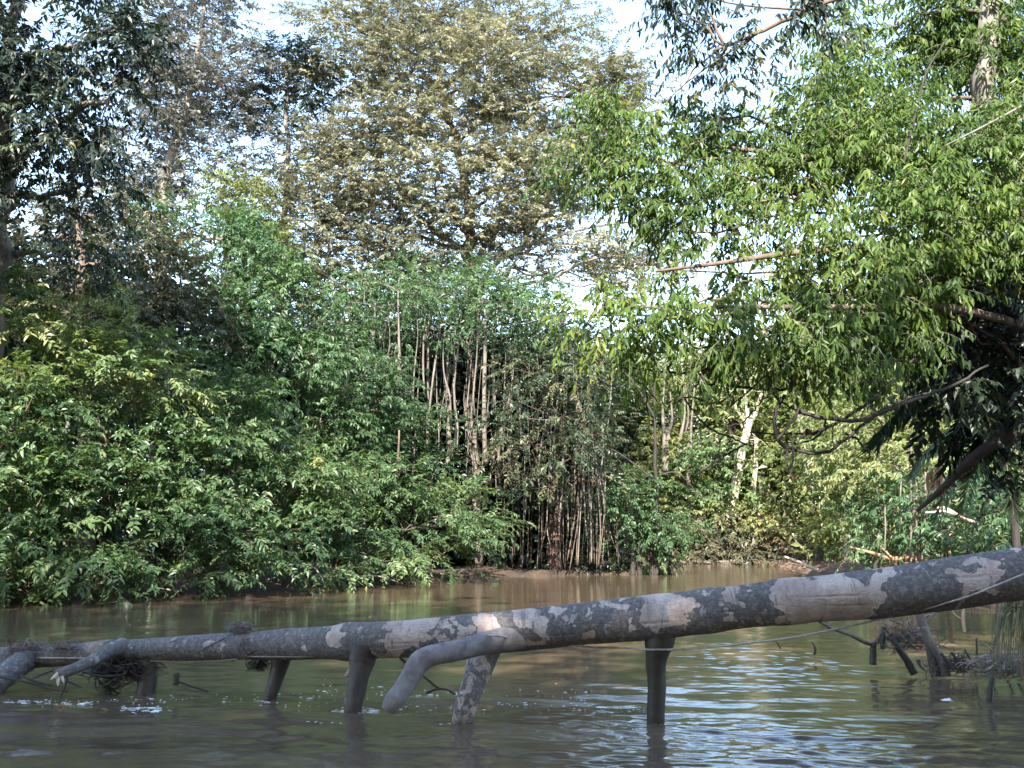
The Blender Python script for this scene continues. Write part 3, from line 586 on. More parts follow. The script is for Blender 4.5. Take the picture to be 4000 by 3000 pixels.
stick('driftwood_log', 'pale fallen trunk lying along the foot of the far bank', 'log', [(*X5((795, 1300)), 55.5), (*X5((950, 1325)), 55.3), (*X5((1210, 1318)), 55.3)], [.08, .14, .1], 'drift')
stick('dead_branch', 'bare pale branch slanting into the water from the right bank mud', 'branch', [(*X5((1690, 1270)), 40), (*X5((1850, 1330)), 39.4), (*X5((1960, 1380)), 39), (*X5((2060, 1415)), 38.6)], [.045, .06, .09], 'pale')
stick('dead_branch', 'bent pale dead branch under the sunlit layered shrub', 'branch', [(*X5((1760, 1070)), 50), (*X5((1800, 1150)), 50), (*X5((1840, 1195)), 50), (*X5((1880, 1195)), 50)], [.05, .05, .03], 'pale')
for i, (a, b) in enumerate([((1690, 1380), (1900, 1420)), ((1720, 1320), (1880, 1350)), ((1780, 1430), (1700, 1360)), ((1900, 1240), (1880, 1340)), ((2080, 1280), (2070, 1400)), ((2100, 1300), (2190, 1340)), ((2000, 1320), (2180, 1390))]):
    stick('dead_twig', 'thin bleached twig on the mud at the bend of the right bank', 'twig', [(*X5(a), 38.5), (*X5(((a[0] + b[0]) / 2, (a[1] + b[1]) / 2 + g.normal(0, 12))), 38.3), (*X5(b), 38)], [.018, .010], 'liana', 'bleached twigs on the right bank mud', seed=i)
# ------------------------------------------------------------------ right bank, middle distance
X6 = lambda p: (3100 + p[0] / 2.212, 1600 + p[1] / 2.212)
plant('shrub', 'bright round lime-green shrub on the right bank', 'shrub', [(3290, 2190, 38), (3285, 2080, 38)], [(3290, 2010, 38, 75, 70, 1.3), (3250, 2060, 38, 60, 50), (3330, 2060, 38, 50, 60)], 'small', 'lime', 'brown', lai=1.3, r0=.05, r1=.02, seed=80, bias=-.02)
plant('sapling', 'dark bare-stemmed sapling with a dark green head on the mud', 'tree', [(*X6((655, 1330)), 33), (*X6((630, 1180)), 33), (*X6((590, 1020)), 33), (*X6((575, 930)), 33)],
      [(*X6((640, 800)), 33, 85, 85, 1.), (*X6((600, 640)), 33.3, 70, 60, .7), (*X6((740, 720)), 33, 60, 60, .7)], 'small', 'cool', 'dark', lai=1.1, r0=.10, r1=.05, seed=81, bias=.0,
      limbs_extra=[([(*X6((620, 1060)), 33), (*X6((640, 960)), 33), (*X6((690, 900)), 33)], .05, .03)])
plant('bank_tree', 'sunlit broad-leaved tree with yellowing leaves on the right bank', 'tree', [(3420, 2200, 31), (3430, 1900, 31), (3450, 1650, 31)],
      [(3330, 1720, 33, 140, 130, .8), (3480, 1700, 31, 160, 130, .9, .12), (3420, 1860, 32, 170, 90, .8, .1), (3300, 1580, 34, 150, 110, .7, .1), (3560, 1820, 30, 120, 110, .8, .1), (3680, 1760, 30, 100, 100, .7, .15)], 'broad', 'warm', 'brown', lai=.9, r0=.14, r1=.04, seed=82, bias=.02)
plant('undergrowth_tree', 'dark hollow-hearted thicket behind the hanging stems of the right bank', 'thicket', [(3560, 2250, 29), (3570, 2050, 29), (3580, 1900, 29)],
      [(3500, 1980, 30, 130, 110, .9), (3420, 2080, 31, 130, 80, .8, .25), (3700, 2030, 28, 150, 110, .9), (3850, 2060, 26, 150, 100), (3960, 1960, 25, 140, 140), (3620, 2130, 29, 170, 70, .7, .2), (3800, 1900, 27, 150, 100, .8), (4100, 2050, 24, 160, 160)], 'broad', 'cool', 'brown', lai=1.1, r0=.1, r1=.04, seed=83, bias=-.05)
plant('shrub', 'low leafy shrub behind the log near its thick right end', 'shrub', [(3790, 2230, 25), (3790, 2150, 25)], [(3780, 2140, 25, 110, 60, .9), (3900, 2150, 24, 110, 60, .9)], 'broad', 'cool', 'brown', lai=1., r0=.04, r1=.02, seed=84)
for i, (x, a, b, r) in enumerate([(1015, 270, 1260, .022), (1060, 620, 1250, .025), (1140, 600, 1320, .03), (1190, 820, 1290, .022), (1288, 720, 1300, .03), (1110, 900, 1240, .015), (790, 900, 1150, .02), (930, 620, 960, .02), (1350, 820, 1290, .02), (1225, 830, 1080, .018)]):
    stick('liana', 'thin pale stem hanging straight down before the dark thicket on the right bank', 'liana', [(*X6((x + g.normal(0, 8), a - 60)), 28), (*X6((x, a)), 28), (*X6((x + g.normal(0, 6), (a + b) / 2)), 28), (*X6((x, b)), 28), (*X6((x, b + 60)), 28)], r, 'liana', 'hanging stems on the right bank', sides=6, n=18, seed=i)
stick('thin_trunk', 'thin dark stem standing beside an ochre one on the right bank', 'tree trunk', [(*X6((1345, 960)), 27), (*X6((1330, 1120)), 27), (*X6((1322, 1330)), 27)], .035, 'dark')
stick('thin_trunk', 'ochre leaning stem beside the thin dark stem on the right bank', 'tree trunk', [(*X6((1375, 1000)), 27.3), (*X6((1352, 1120)), 27.2), (*X6((1340, 1330)), 27)], .05, 'orange')
stick('dead_branch', 'long orange-lit fallen branch lying on the right bank above the log', 'branch', [(*X6((490, 1190)), 30), (*X6((700, 1245)), 29.5), (*X6((860, 1290)), 29), (*X6((1000, 1270)), 29), (*X6((1080, 1285)), 29), (*X6((1140, 1330)), 29)], [.03, .06, .08, .06], 'orange', sides=8)
stick('dead_branch', 'short orange stick crossing over the long fallen branch', 'branch', [(*X6((750, 1180)), 29.3), (*X6((800, 1230)), 29.1), (*X6((850, 1280)), 28.9)], [.02, .03], 'orange')
for i, (a, b, r) in enumerate([((1070, 1215), (1095, 1310), .05), ((1215, 1230), (1210, 1320), .05), ((1305, 1240), (1310, 1310), .04), ((770, 1240), (705, 1340), .04)]):
    stick('stump', ['rust-brown broken stump left of the paler stump', 'upright pale broken stump on the bank', 'short reddish stump at the foot of the ochre stem', 'dark curved dead stem beside the sapling'][i], 'stump', [(*X6(a), 29), (*X6(((a[0] + b[0]) / 2 + 6, (a[1] + b[1]) / 2)), 29), (*X6(b), 29), (*X6((b[0], b[1] + 40)), 29)], [r * .7, r, r * 1.3], ['orange', 'orange', 'red', 'dark'][i], seed=i)
stick('dead_branch', 'bleached forked branch jutting from the thicket on the right, upper arm', 'branch', [(*X6((1240, 850)), 25), (*X6((1305, 852)), 25), (*X6((1400, 900)), 25), (*X6((1480, 950)), 25.3), (*X6((1650, 1000)), 26)], [.03, .04, .05], 'pale', sides=8)
stick('dead_branch', 'bleached branch below the forked one, tipped to the left', 'branch', [(*X6((1140, 890)), 25), (*X6((1210, 888)), 25), (*X6((1290, 878)), 25), (*X6((1390, 905)), 25), (*X6((1470, 955)), 25.3)], [.02, .035, .03], 'pale', sides=8)
stick('dark_limb', 'thick dark dead limb slanting down to the left out of the shade', 'branch', [(4080, 1630, 14), (*X6((1850, 225)), 14), (*X6((1700, 310)), 14.2), (*X6((1500, 465)), 14.6), (*X6((1400, 570)), 15), (*X6((1290, 680)), 15.5), (*X6((1190, 770)), 16), (*X6((1070, 870)), 16.8)], [.10, .085, .075, .06, .05, .03], 'dark', sides=9, n=40)

# ------------------------------------------------------------------ big overhanging tree on the right
rt = plant('overhanging_tree', 'large bright green tree with drooping leaves overhanging the water on the right', 'tree',
      [(4500, 2520, 15), (4330, 1900, 14.5), (4120, 1200, 14), (3900, 500, 14), (3850, 150, 14), (3830, -250, 14.2)],
      [(3150, 480, 13.5, 170, 140, 1., .12), (3420, 330, 14, 210, 180, 1., .08), (3700, 250, 14.5, 220, 200), (3950, 330, 14, 170, 220), (3300, 120, 15, 110, 120, .7, .1), (3650, 20, 15, 280, 120, .9),
       (2900, 560, 13.5, 130, 110, .9), (2680, 500, 13.5, 120, 80, .9, .1), (2400, 520, 13, 170, 80, .9, -.02), (2300, 640, 13, 120, 110, .8, -.03), (2560, 650, 12.8, 140, 110, .9), (2380, 780, 13, 110, 80, .7, -.08), (2700, 760, 12.8, 150, 90, .8, -.05),
       (3080, 720, 13, 190, 130, 1., .02), (3350, 620, 13, 200, 150, 1.1, .08), (3620, 600, 12.8, 200, 160, 1.1, .05), (3880, 640, 12.5, 170, 170, 1.1, .05),
       (2820, 860, 12.5, 150, 90, .7), (3100, 930, 12.3, 200, 110, .9, .05), (3420, 880, 12, 220, 140, 1.1, .1), (3720, 850, 12, 200, 150, 1.1, .1), (3960, 880, 12, 130, 150, 1., .05),
       (2660, 1040, 12.4, 110, 60, .5, .05), (2620, 880, 12.6, 130, 80, .6, -.05), (3000, 1400, 11.8, 170, 60, .7, -.1), (3300, 1420, 11.9, 160, 60, .6, -.1), (3600, 1180, 11.9, 150, 90, .9, -.1), (2950, 1080, 12.2, 180, 80, .7, .1), (3250, 1120, 11.8, 200, 110, 1., .1), (3560, 1080, 11.8, 190, 120, 1.),
       (2320, 1220, 11.8, 110, 45, 1., .18), (2480, 1250, 11.8, 150, 75, 1., .15), (2720, 1240, 11.8, 170, 90, 1., .12), (2980, 1260, 11.6, 190, 100, 1., .08), (3250, 1290, 11.6, 180, 90, .8), (3500, 1280, 11.8, 160, 90, .7, -.05), (2480, 1370, 11.8, 90, 60, .6, .05), (2700, 1400, 11.7, 110, 60, .6),
       (4250, 500, 13, 260, 400, .8), (4200, 0, 14, 300, 250, .8)],
      'hang', 'right', 'grey', lai=1.0, r0=.24, r1=.10, seed=90, bias=-.04, twig_r=.008, spread=.13, limb_k=.22, limb_bark='brown',
      limbs_extra=[([(3900, 560, 14), (3600, 640, 13.5), (3250, 620, 13.2), (2950, 590, 13), (2800, 570, 13)], .06, .02),
                   ([(4000, 1000, 13.5), (3700, 720, 13), (3400, 560, 13), (3200, 530, 13)], .05, .015),
                   ([(3200, 790, 13), (2900, 690, 12.8), (2650, 640, 12.7), (2480, 620, 12.6)], .03, .012),
                   ([(4050, 1150, 13), (3600, 1000, 12.4), (3200, 980, 12), (2800, 1030, 12), (2560, 1060, 12)], .06, .015),
                   ([(4100, 1300, 13), (3700, 1200, 12), (3300, 1200, 11.8), (2800, 1200, 11.8), (2350, 1200, 11.8)], .06, .012),
                   ([(3530, 640, 12), (3580, 430, 12.2), (3620, 280, 12.5), (3700, 150, 13)], .018, .008, 'dark'),
                   ([(4000, 410, 11.6), (3830, 500, 11.6), (3690, 570, 11.6)], .016, .006, 'drift')])
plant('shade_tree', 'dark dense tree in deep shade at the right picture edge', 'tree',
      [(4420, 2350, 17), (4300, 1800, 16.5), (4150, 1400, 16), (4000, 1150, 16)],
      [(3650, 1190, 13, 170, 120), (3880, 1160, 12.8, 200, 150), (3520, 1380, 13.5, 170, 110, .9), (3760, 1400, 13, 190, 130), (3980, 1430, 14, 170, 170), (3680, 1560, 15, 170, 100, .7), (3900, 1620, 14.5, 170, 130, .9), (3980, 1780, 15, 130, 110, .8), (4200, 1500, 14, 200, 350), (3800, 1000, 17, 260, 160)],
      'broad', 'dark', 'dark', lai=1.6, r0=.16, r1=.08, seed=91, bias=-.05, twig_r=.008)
plant('hanging_branch', 'drooping bluish branch hanging into the sky gap at the top right', 'branch',
      [(3560, -250, 12.5), (3330, -40, 12.5), (3150, 40, 12.5), (2960, 130, 12.5), (2830, 180, 12.5)],
      [(2640, 30, 12.6, 90, 60, .9), (2720, 190, 12.6, 90, 90, .45), (2660, 330, 12.6, 60, 60, .35), (2900, 90, 12.5, 140, 60, .3), (3120, 60, 12.5, 50, 80, .8), (3230, 60, 12.5, 50, 110, .9), (2820, 330, 12.8, 110, 110, .35), (2950, 250, 12.8, 110, 90, .3, .35), (2640, -90, 12.6, 160, 80, .8)],
      'hang', 'dark', 'brown', rooted=False, limb_k=.4, lai=.8, r0=.035, r1=.02, seed=92, bias=.12, twig_r=.006,
      limbs_extra=[([(2960, 130, 12.5), (2780, 250, 12.5), (2650, 350, 12.5), (2570, 440, 12.5)], .015, .005), ([(3150, 40, 12.5), (2900, 20, 12.4), (2700, -20, 12.4), (2600, 0, 12.4)], .015, .006)])
# bare twigs hanging below it
R4 = lambda p: (2600 + p[0] / 1.508, 1000 + p[1] / 1.508)
tw = [([(780, 920), (1000, 965), (1150, 965), (1300, 910), (1450, 850), (1700, 760), (1900, 640)], .026), ([(860, 1050), (1050, 960), (1250, 820), (1350, 720), (1480, 600), (1620, 480)], .022), ([(700, 820), (640, 950), (655, 1060), (700, 1120), (800, 1150), (930, 1160), (1050, 1090), (1250, 930), (1400, 850), (1600, 790)], .024), ([(360, 760), (500, 775), (650, 788), (740, 782)], .018),
      ([(500, 1035), (650, 1045), (780, 1045), (890, 1040), (1000, 990), (1150, 905)], .014), ([(650, 1090), (740, 980), (800, 880), (838, 700), (850, 560), (860, 480)], .02), ([(-200, 660), (0, 680), (150, 685), (300, 640), (440, 590), (560, 500), (700, 400)], .018), ([(965, 860), (950, 960), (900, 1060), (800, 1100), (740, 1105)], .015), ([(1060, 1050), (1130, 1080), (1165, 1130), (1200, 1155), (1188, 1215)], .016), ([(190, 1280), (320, 1190), (470, 1110)], .02),
      ([(748, 1040), (750, 1160), (746, 1290)], .012), ([(720, 1090), (712, 1180), (708, 1260)], .012), ([(985, 980), (985, 1050), (975, 1130)], .008), ([(860, 480), (980, 560), (1150, 600), (1290, 590)], .016), ([(480, 1110), (360, 1060), (240, 1000), (140, 880), (60, 760)], .014), ([(300, 640), (200, 740), (110, 820), (40, 870)], .016), ([(760, 760), (900, 620), (1010, 470), (1120, 300)], .014), ([(1400, 850), (1500, 700), (1560, 560), (1640, 420)], .016),
      ([(590, 700), (640, 820), (700, 870), (820, 940)], .012), ([(0, 870), (150, 830), (280, 870), (400, 800), (520, 640)], .012), ([(650, 780), (560, 860), (450, 980), (330, 1010)], .010), ([(740, 550), (600, 690), (460, 820), (360, 900)], .011), ([(420, 560), (300, 740), (260, 760)], .012), ([(-260, 560), (-170, 640), (-120, 760), (-110, 900), (-90, 940)], .012), ([(-330, 620), (-240, 660), (-130, 760), (-40, 860)], .013), ([(-420, 700), (-330, 760), (-260, 770), (-230, 745)], .012)]
for i, (p, r) in enumerate(tw):
    Y = 11.6 + (i % 5) * .22
    w = [P(*R4(q), Y) for q in p]; path = smooth_path(w, 30) + g.normal(0, .006, (30, 3))
    mb = MB(); tube(mb, path, [r * .9, r, r * .55], 6, wob=.1, seed=i)
    mb.build('twig', B['dark'], np.array(rt.location), rt, True)
stick('dead_branch', 'knobbly grey broken branch stub hanging under the overhanging tree', 'branch', [(*R4((660, 440)), 12), (*R4((705, 520)), 12), (*R4((735, 620)), 12), (*R4((745, 700)), 12), (*R4((738, 800)), 12)], [.02, .025, .05, .045, .015], 'drift', sides=8, wob=.25)
# dead leaves caught in the twigs
def dead_leaf(px, py, Y, n, label, L=.16, mat='leaf_dead'):
    gg = np.random.default_rng(int(px)); mb = MB(); c = P(px, py, Y)
    d = np.array([0, 0, -1.]) + gg.normal(0, .35, (n, 3)); pos = c + gg.normal(0, .02, (n, 3))
    Ls = gg.uniform(.7, 1.2, n) * L
    add_leaves(mb, pos, d, gg.normal(0, 1, (n, 3)), Ls, Ls * .5, gg.uniform(0, 1, n), FULL)
    tag(mb.build('dead_leaf_clump' if n > 2 else 'dead_leaf', DEAD, c), label, 'dead leaves')
DEAD = leaf_mat('leaf_dead', [(0, (.035, .022, .018)), (1, (.13, .07, .05))], .1)
dead_leaf(*R4((395, 960)), 12, 5, 'curled reddish-brown dead leaves dangling left of the twig tangle', .17)
dead_leaf(*R4((748, 1290)), 12, 7, 'small dark ball of dead leaves hanging from a straight twig', .10)
dead_leaf(*R4((690, 1130)), 12, 4, 'dark shrivelled leaves hanging beside the straight twig', .12)
dead_leaf(*R4((800, 380)), 12, 9, 'reddish dead leaves under the green overhanging crown', .14)
dead_leaf(*R4((820, 1020)), 11.9, 5, 'dark scraps of dead leaf on a horizontal twig', .10)
# palms on the right
def frond(mb, base, tip, sag, n, Ll, g2, mat=0, tint=.4):
    base, tip = np.asarray(base), np.asarray(tip)
    t = np.linspace(0, 1, 12)[:, None]; path = base + (tip - base) * t; path[:, 2] += (sag * 4 * t * (1 - t))[:, 0]
    tube(mb, path, [.018, .004], 5, mat=1)
    tt = np.repeat(np.linspace(.15, 1, n), 2); pos = np.stack([np.interp(tt, t[:, 0], path[:, k]) for k in range(3)], -1)
    ax = nrm(tip - base); sd = nrm(np.cross(ax, [0, 0, 1.])); s = np.tile([1., -1.], n)
    d = ax * .45 + sd * s[:, None] * .55 + np.array([0, 0, -.75]) + g2.normal(0, .12, (2 * n, 3))
    L_ = Ll * (1.1 - .6 * np.abs(tt - .4)) * g2.uniform(.8, 1.1, 2 * n)
    add_leaves(mb, pos, d, np.cross(d, sd) + g2.normal(0, .2, (2 * n, 3)), L_, L_ * .055, np.clip(tint + g2.normal(0, .12, 2 * n), 0, 1), FULL, mat)
def palm(label, base, crown, fr, leaf='dark', tint=.4, sd=1):
    g2 = np.random.default_rng(sd); b = P(*base); c = P(*crown)
    root = thing('palm', label, 'palm', b)
    mb = MB(); tube(mb, wiggle(b - [0, 0, .2], c, 10, .02, 0, g2), [.09, .07], 9, wob=.06); mb.build('trunk', B['dark'], b, root, True)
    for f in fr:
        m2 = MB(); frond(m2, c, P(*f[:3]), f[3], 60, f[4] * .8, g2, tint=tint + (f[5] if len(f) > 5 else 0)); m2.build('frond', [G[leaf], B['brown']], b, root)
palm('dark drooping palm in the shade under the right hand crowns', (4200, 2330, 17), (3960, 1420, 16), [(3420, 1700, 15, .35, .75), (3560, 1560, 14.6, .4, .7), (3700, 1800, 15, .3, .7), (3820, 1820, 14.6, .25, .7), (4050, 1850, 14.6, .3, .7), (3640, 1330, 16.5, .4, .7), (4250, 1600, 15, .4, .7)], 'cool', .15, 3)
palm('green palm with hanging comb-like fronds behind the dark limb', (3990, 2200, 21), (3900, 1680, 20.5), [(3660, 2010, 19.5, .4, .6, .1), (3760, 1990, 19.4, .35, .6, .1), (3960, 2010, 19.5, .4, .6), (3560, 1850, 20.3, .5, .6), (4100, 1900, 19.6, .5, .6), (3820, 1500, 21.5, .3, .6)], 'cool', .5, 4)
# hanging dead palm frond
g2 = np.random.default_rng(9); mb = MB(); a = P(*X6((1275, 330)), 17); b = P(*X6((1245, 560)), 17)
tube(mb, [a, (a + b) / 2 + [.02, 0, 0], b], [.012, .018], 6)
nL = 22; d = nrm(np.array([-.12, 0, -1.]) + g2.normal(0, .28, (nL, 3))); Ls = g2.uniform(.3, .6, nL)
add_leaves(mb, b + g2.normal(0, .03, (nL, 3)) + [0, 0, .15], d, g2.normal(0, 1, (nL, 3)), Ls, Ls * .12, g2.uniform(.6, 1, nL), FULL)
STRAW = leaf_mat('leaf_straw', [(0, (.16, .09, .05)), (1, (.42, .26, .16))], .25)
tag(mb.build('dead_frond', STRAW, a), 'pale brown dead palm frond hanging against the green', 'palm frond')
# ------------------------------------------------------------------ right foreground, dead wood in the water
X7 = lambda p: (2900 + p[0] / 2.011, 2000 + p[1] / 2.011)
snag = thing('snag', 'grey dead branch forking like a wishbone down into the water behind the log', 'branch', P(*X7((1530, 1245)), 11.9))
def part(nm, pts, r, mat, par, Y, **k): return stick(nm, None, None, [(*X7(p[:2]), p[2] if len(p) > 2 else Y) for p in pts], r, mat, parent=par, sides=9, n=22, **k)
part('stem', [(1380, 740), (1405, 850), (1440, 940), (1470, 1060), (1500, 1170), (1520, 1290)], [.045, .047, .05, .052, .06], 'snag', snag, 11.9)
part('fork', [(1425, 900), (1475, 1010), (1530, 1110), (1580, 1200), (1600, 1290)], [.03, .04, .045, .05], 'snag', snag, 11.8)
sb = thing('sunken_branch', 'brown crooked branch arching over the water left of the wishbone snag', 'branch', P(*X7((1025, 1170)), 12.2))
part('limb', [(590, 850, 11.6), (700, 912, 11.8), (850, 965, 12), (1000, 1035, 12.2), (1100, 995, 12.2), (1250, 985, 12.2), (1380, 920, 12.3), (1440, 900, 12.4)], [.014, .02, .024, .03, .026, .022], 'snag', sb, 12.2)
part('stub', [(1030, 1025), (1028, 1090), (1025, 1200)], [.03, .04, .04], 'wet', sb, 12.2)
part('stub', [(1112, 900), (1105, 960), (1098, 1075)], [.02, .03, .025], 'wet', sb, 12.1)
part('stub', [(1170, 985), (1240, 1090), (1300, 1180), (1350, 1270)], [.03, .042, .045], 'wet', sb, 12)
part('twig', [(660, 925), (700, 870), (720, 845)], [.012, .006], 'drift', sb, 11.8)
part('twig', [(1100, 990), (1140, 900), (1080, 860)], [.015, .008], 'drift', sb, 12.1)
for i, (p, r) in enumerate([([(1150, 840), (1260, 890), (1330, 950), (1420, 1010)], .014), ([(1260, 860), (1280, 960), (1250, 1030)], .012), ([(1130, 930), (1250, 1010), (1400, 1030), (1530, 1040), (1630, 1075)], .014), ([(1200, 1040), (1320, 950), (1450, 930), (1540, 925)], .013), ([(1380, 1160), (1400, 1210), (1445, 1250)], .025), ([(930, 840), (990, 900), (1000, 960)], .008), ([(1430, 870), (1500, 800), (1600, 760)], .018), ([(1390, 870), (1440, 820), (1470, 810)], .02)]):
    part('twig', p, [r, r * .5], 'drift', sb, 12.1, seed=i)
for i, (p, r, m, lab) in enumerate([([(2040, 850), (2000, 980), (1955, 1115), (1945, 1160)], .018, 'dark', 'long dark stick leaning right out of the reeds'), ([(1838, 990), (1842, 1100), (1835, 1250), (1834, 1290)], .014, 'dark', 'upright thin dark stick in the water right of the snag'), ([(1735, 1165), (1850, 1140), (2010, 1118), (2160, 1110)], .014, 'drift', 'pale stick lying flat above the water by the reeds'), ([(1870, 1235), (1930, 1190), (2010, 1140), (2080, 1120)], .016, 'drift', 'pale stick slanting out of the water into the reeds'),
      ([(1975, 1290), (1955, 1360), (1945, 1470), (1944, 1500)], .03, 'wet', 'short black post standing alone in the water'), ([(1742, 640), (1735, 760), (1730, 850), (1742, 950)], .03, 'dark', 'dark upright stem below the thick end of the log'), ([(1640, 740), (1660, 800), (1715, 840)], .014, 'dark', 'curved dark twig left of the upright stem'), ([(545, 1020), (565, 1055), (572, 1100), (560, 1120)], .016, 'dark', 'tiny dark hooked twig poking from the water alone'), ([(1745, 1080), (1790, 1160), (1815, 1250)], .014, 'dark', 'dark thin twig bending over left of the upright stick'), ([(1640, 1100), (1690, 1170), (1720, 1240)], .02, 'dark', 'dark root poking up close beside the wishbone snag'), ([(1560, 1110), (1610, 1180), (1660, 1240)], .022, 'dark', 'dark root touching the right foot of the wishbone snag'), ([(2050, 1180), (2130, 1200), (2230, 1170)], .012, 'drift', 'pale reed stalk fallen across the reed bed'), ([(250, 1000), (280, 1040), (300, 1075)], .008, 'dark', 'smallest dark twig in the rippled water behind the log')]):
    Y = {4: 9.9, 5: 15, 6: 15, 7: 13.5}.get(i, 11.6)
    stick('dead_stick', lab, 'stick', [(*X7(q), Y) for q in p], [r * .6, r, r], m, seed=i)
for i in range(16):
    x0 = g.uniform(1880, 2300); y0 = g.uniform(1180, 1300)
    stick('dry_reed', 'dry broken reed stalk tangled at the right water edge', 'reed', [(*X7((x0, y0)), 11 + g.uniform(-.5, .8)), (*X7((x0 + g.uniform(20, 120), y0 - g.uniform(20, 90))), 11), (*X7((x0 + g.uniform(120, 330), y0 - g.uniform(0, 160))), 11)], [.014, .008], 'drift' if i % 3 else 'liana', 'dry reed stalks at the right water edge', sides=5)
g3 = np.random.default_rng(21); mb = MB(); N = 130
for i in range(N):
    a = P(*X7((2330 + g3.normal(0, 90), 700 + g3.normal(0, 60))), 9.6 + g3.normal(0, .25))
    e = P(*X7((g3.uniform(1960, 2320), g3.uniform(980, 1330))), 9.4 + g3.normal(0, .25))
    mid = (a + e) / 2 + np.array([(e - a)[0] * .22, 0, .18 + g3.uniform(0, .15)])
    p = smooth_path([a, mid, e], 10); w = .009
    sd = nrm(np.cross(p[-1] - p[0], [0, 1, 0.2])) * w
    wv = np.linspace(1, .15, 10)[:, None]
    V = np.stack([p - sd * wv, p + [0, -.004, .003], p + sd * wv], 1).reshape(-1, 3)
    q = [[k * 3 + s, k * 3 + s + 1, k * 3 + s + 4, k * 3 + s + 3] for k in range(9) for s in (0, 1)]
    mb.add(V, q, None, 0, g3.uniform(0, 1))
GRASS = leaf_mat('grass_blade', [(0, (.06, .075, .035)), (.6, (.13, .14, .07)), (1, (.30, .22, .12))], .3)
tag(mb.build('grass_tuft', GRASS, P(*X7((2300, 760)), 9.6)), 'long olive grass tuft drooping to the water at the right edge', 'grass tuft')

# ------------------------------------------------------------------ forest masses
def forest(name, label, boxes, leaf, n, Lf, sd):
    g4 = np.random.default_rng(sd); mb = MB()
    for (x0, x1, y0, y1, z0, z1, k) in boxes:
        m = max(6, int(k * n)); cl = np.stack([g4.uniform(x0, x1, m), g4.uniform(y0, y1, m), z0 + (z1 - z0) * g4.uniform(0, 1, m) ** .9], -1)
        ct = np.clip(.45 + g4.normal(0, .16, m), 0, 1); per = 46
        off = g4.normal(0, 1, (m, per, 3)) * np.array([1.1, 1.1, .6]); pos = cl[:, None] + off
        d = off + g4.normal(0, .6, off.shape) - np.array([0, 0, .3])
        nr = g4.normal(0, .5, off.shape) + np.array([0, 0, 1.])
        L = g4.uniform(.6, 1.2, (m, per)) * Lf; ti = np.clip(ct[:, None] + g4.normal(0, .1, (m, per)), 0, 1)
        add_leaves(mb, pos.reshape(-1, 3), d.reshape(-1, 3), nr.reshape(-1, 3), L.ravel(), (L * .5).ravel(), ti.ravel(), LITE)
        for t in range(int(3 + m / 60)):
            x, y = g4.uniform(x0, x1), g4.uniform(y0, y1); zb = float(ground(x, y)) - .2
            tube(mb, wiggle([x, y, zb], [x + g4.normal(0, .8), y + g4.normal(0, .8), z1 * .9], 6, .02, 0, g4), [.2, .08], 7, mat=1)
    o = mb.build(name, [G[leaf], B['grey']]); o['kind'] = 'stuff'; tag(o, label, 'forest')
forest('forest', 'deep dark forest behind the wooded point and the left bank', [(-40, -14, 36, 48, 1, 13, 1.6), (-30, -14.5, 28, 36, .5, 9, 1.2), (-13, 2.5, 42.5, 47, .6, 9.5, 1.5), (-30, 6, 66, 76, 1, 16, 2.2)], 'dark', 420, .55, 50)
forest('forest', 'sunlit forest closing the view beyond the far bank', [(4, 18, 62, 74, .5, 13, 1.7), (15, 34, 52, 74, .5, 14, 1.6), (14, 26, 30, 50, .5, 11, 1.4)], 'warm', 420, .5, 51)
forest('forest', 'unseen tall forest added behind the viewpoint to shade the log and left bank', [(-26, -6.5, -28, -9, 3, 30, 1.9), (-7.5, 22, -28, -9, 3, 20.5, 2.9)], 'dark', 420, .9, 52)  # added out of view; its heights are set to block the sun
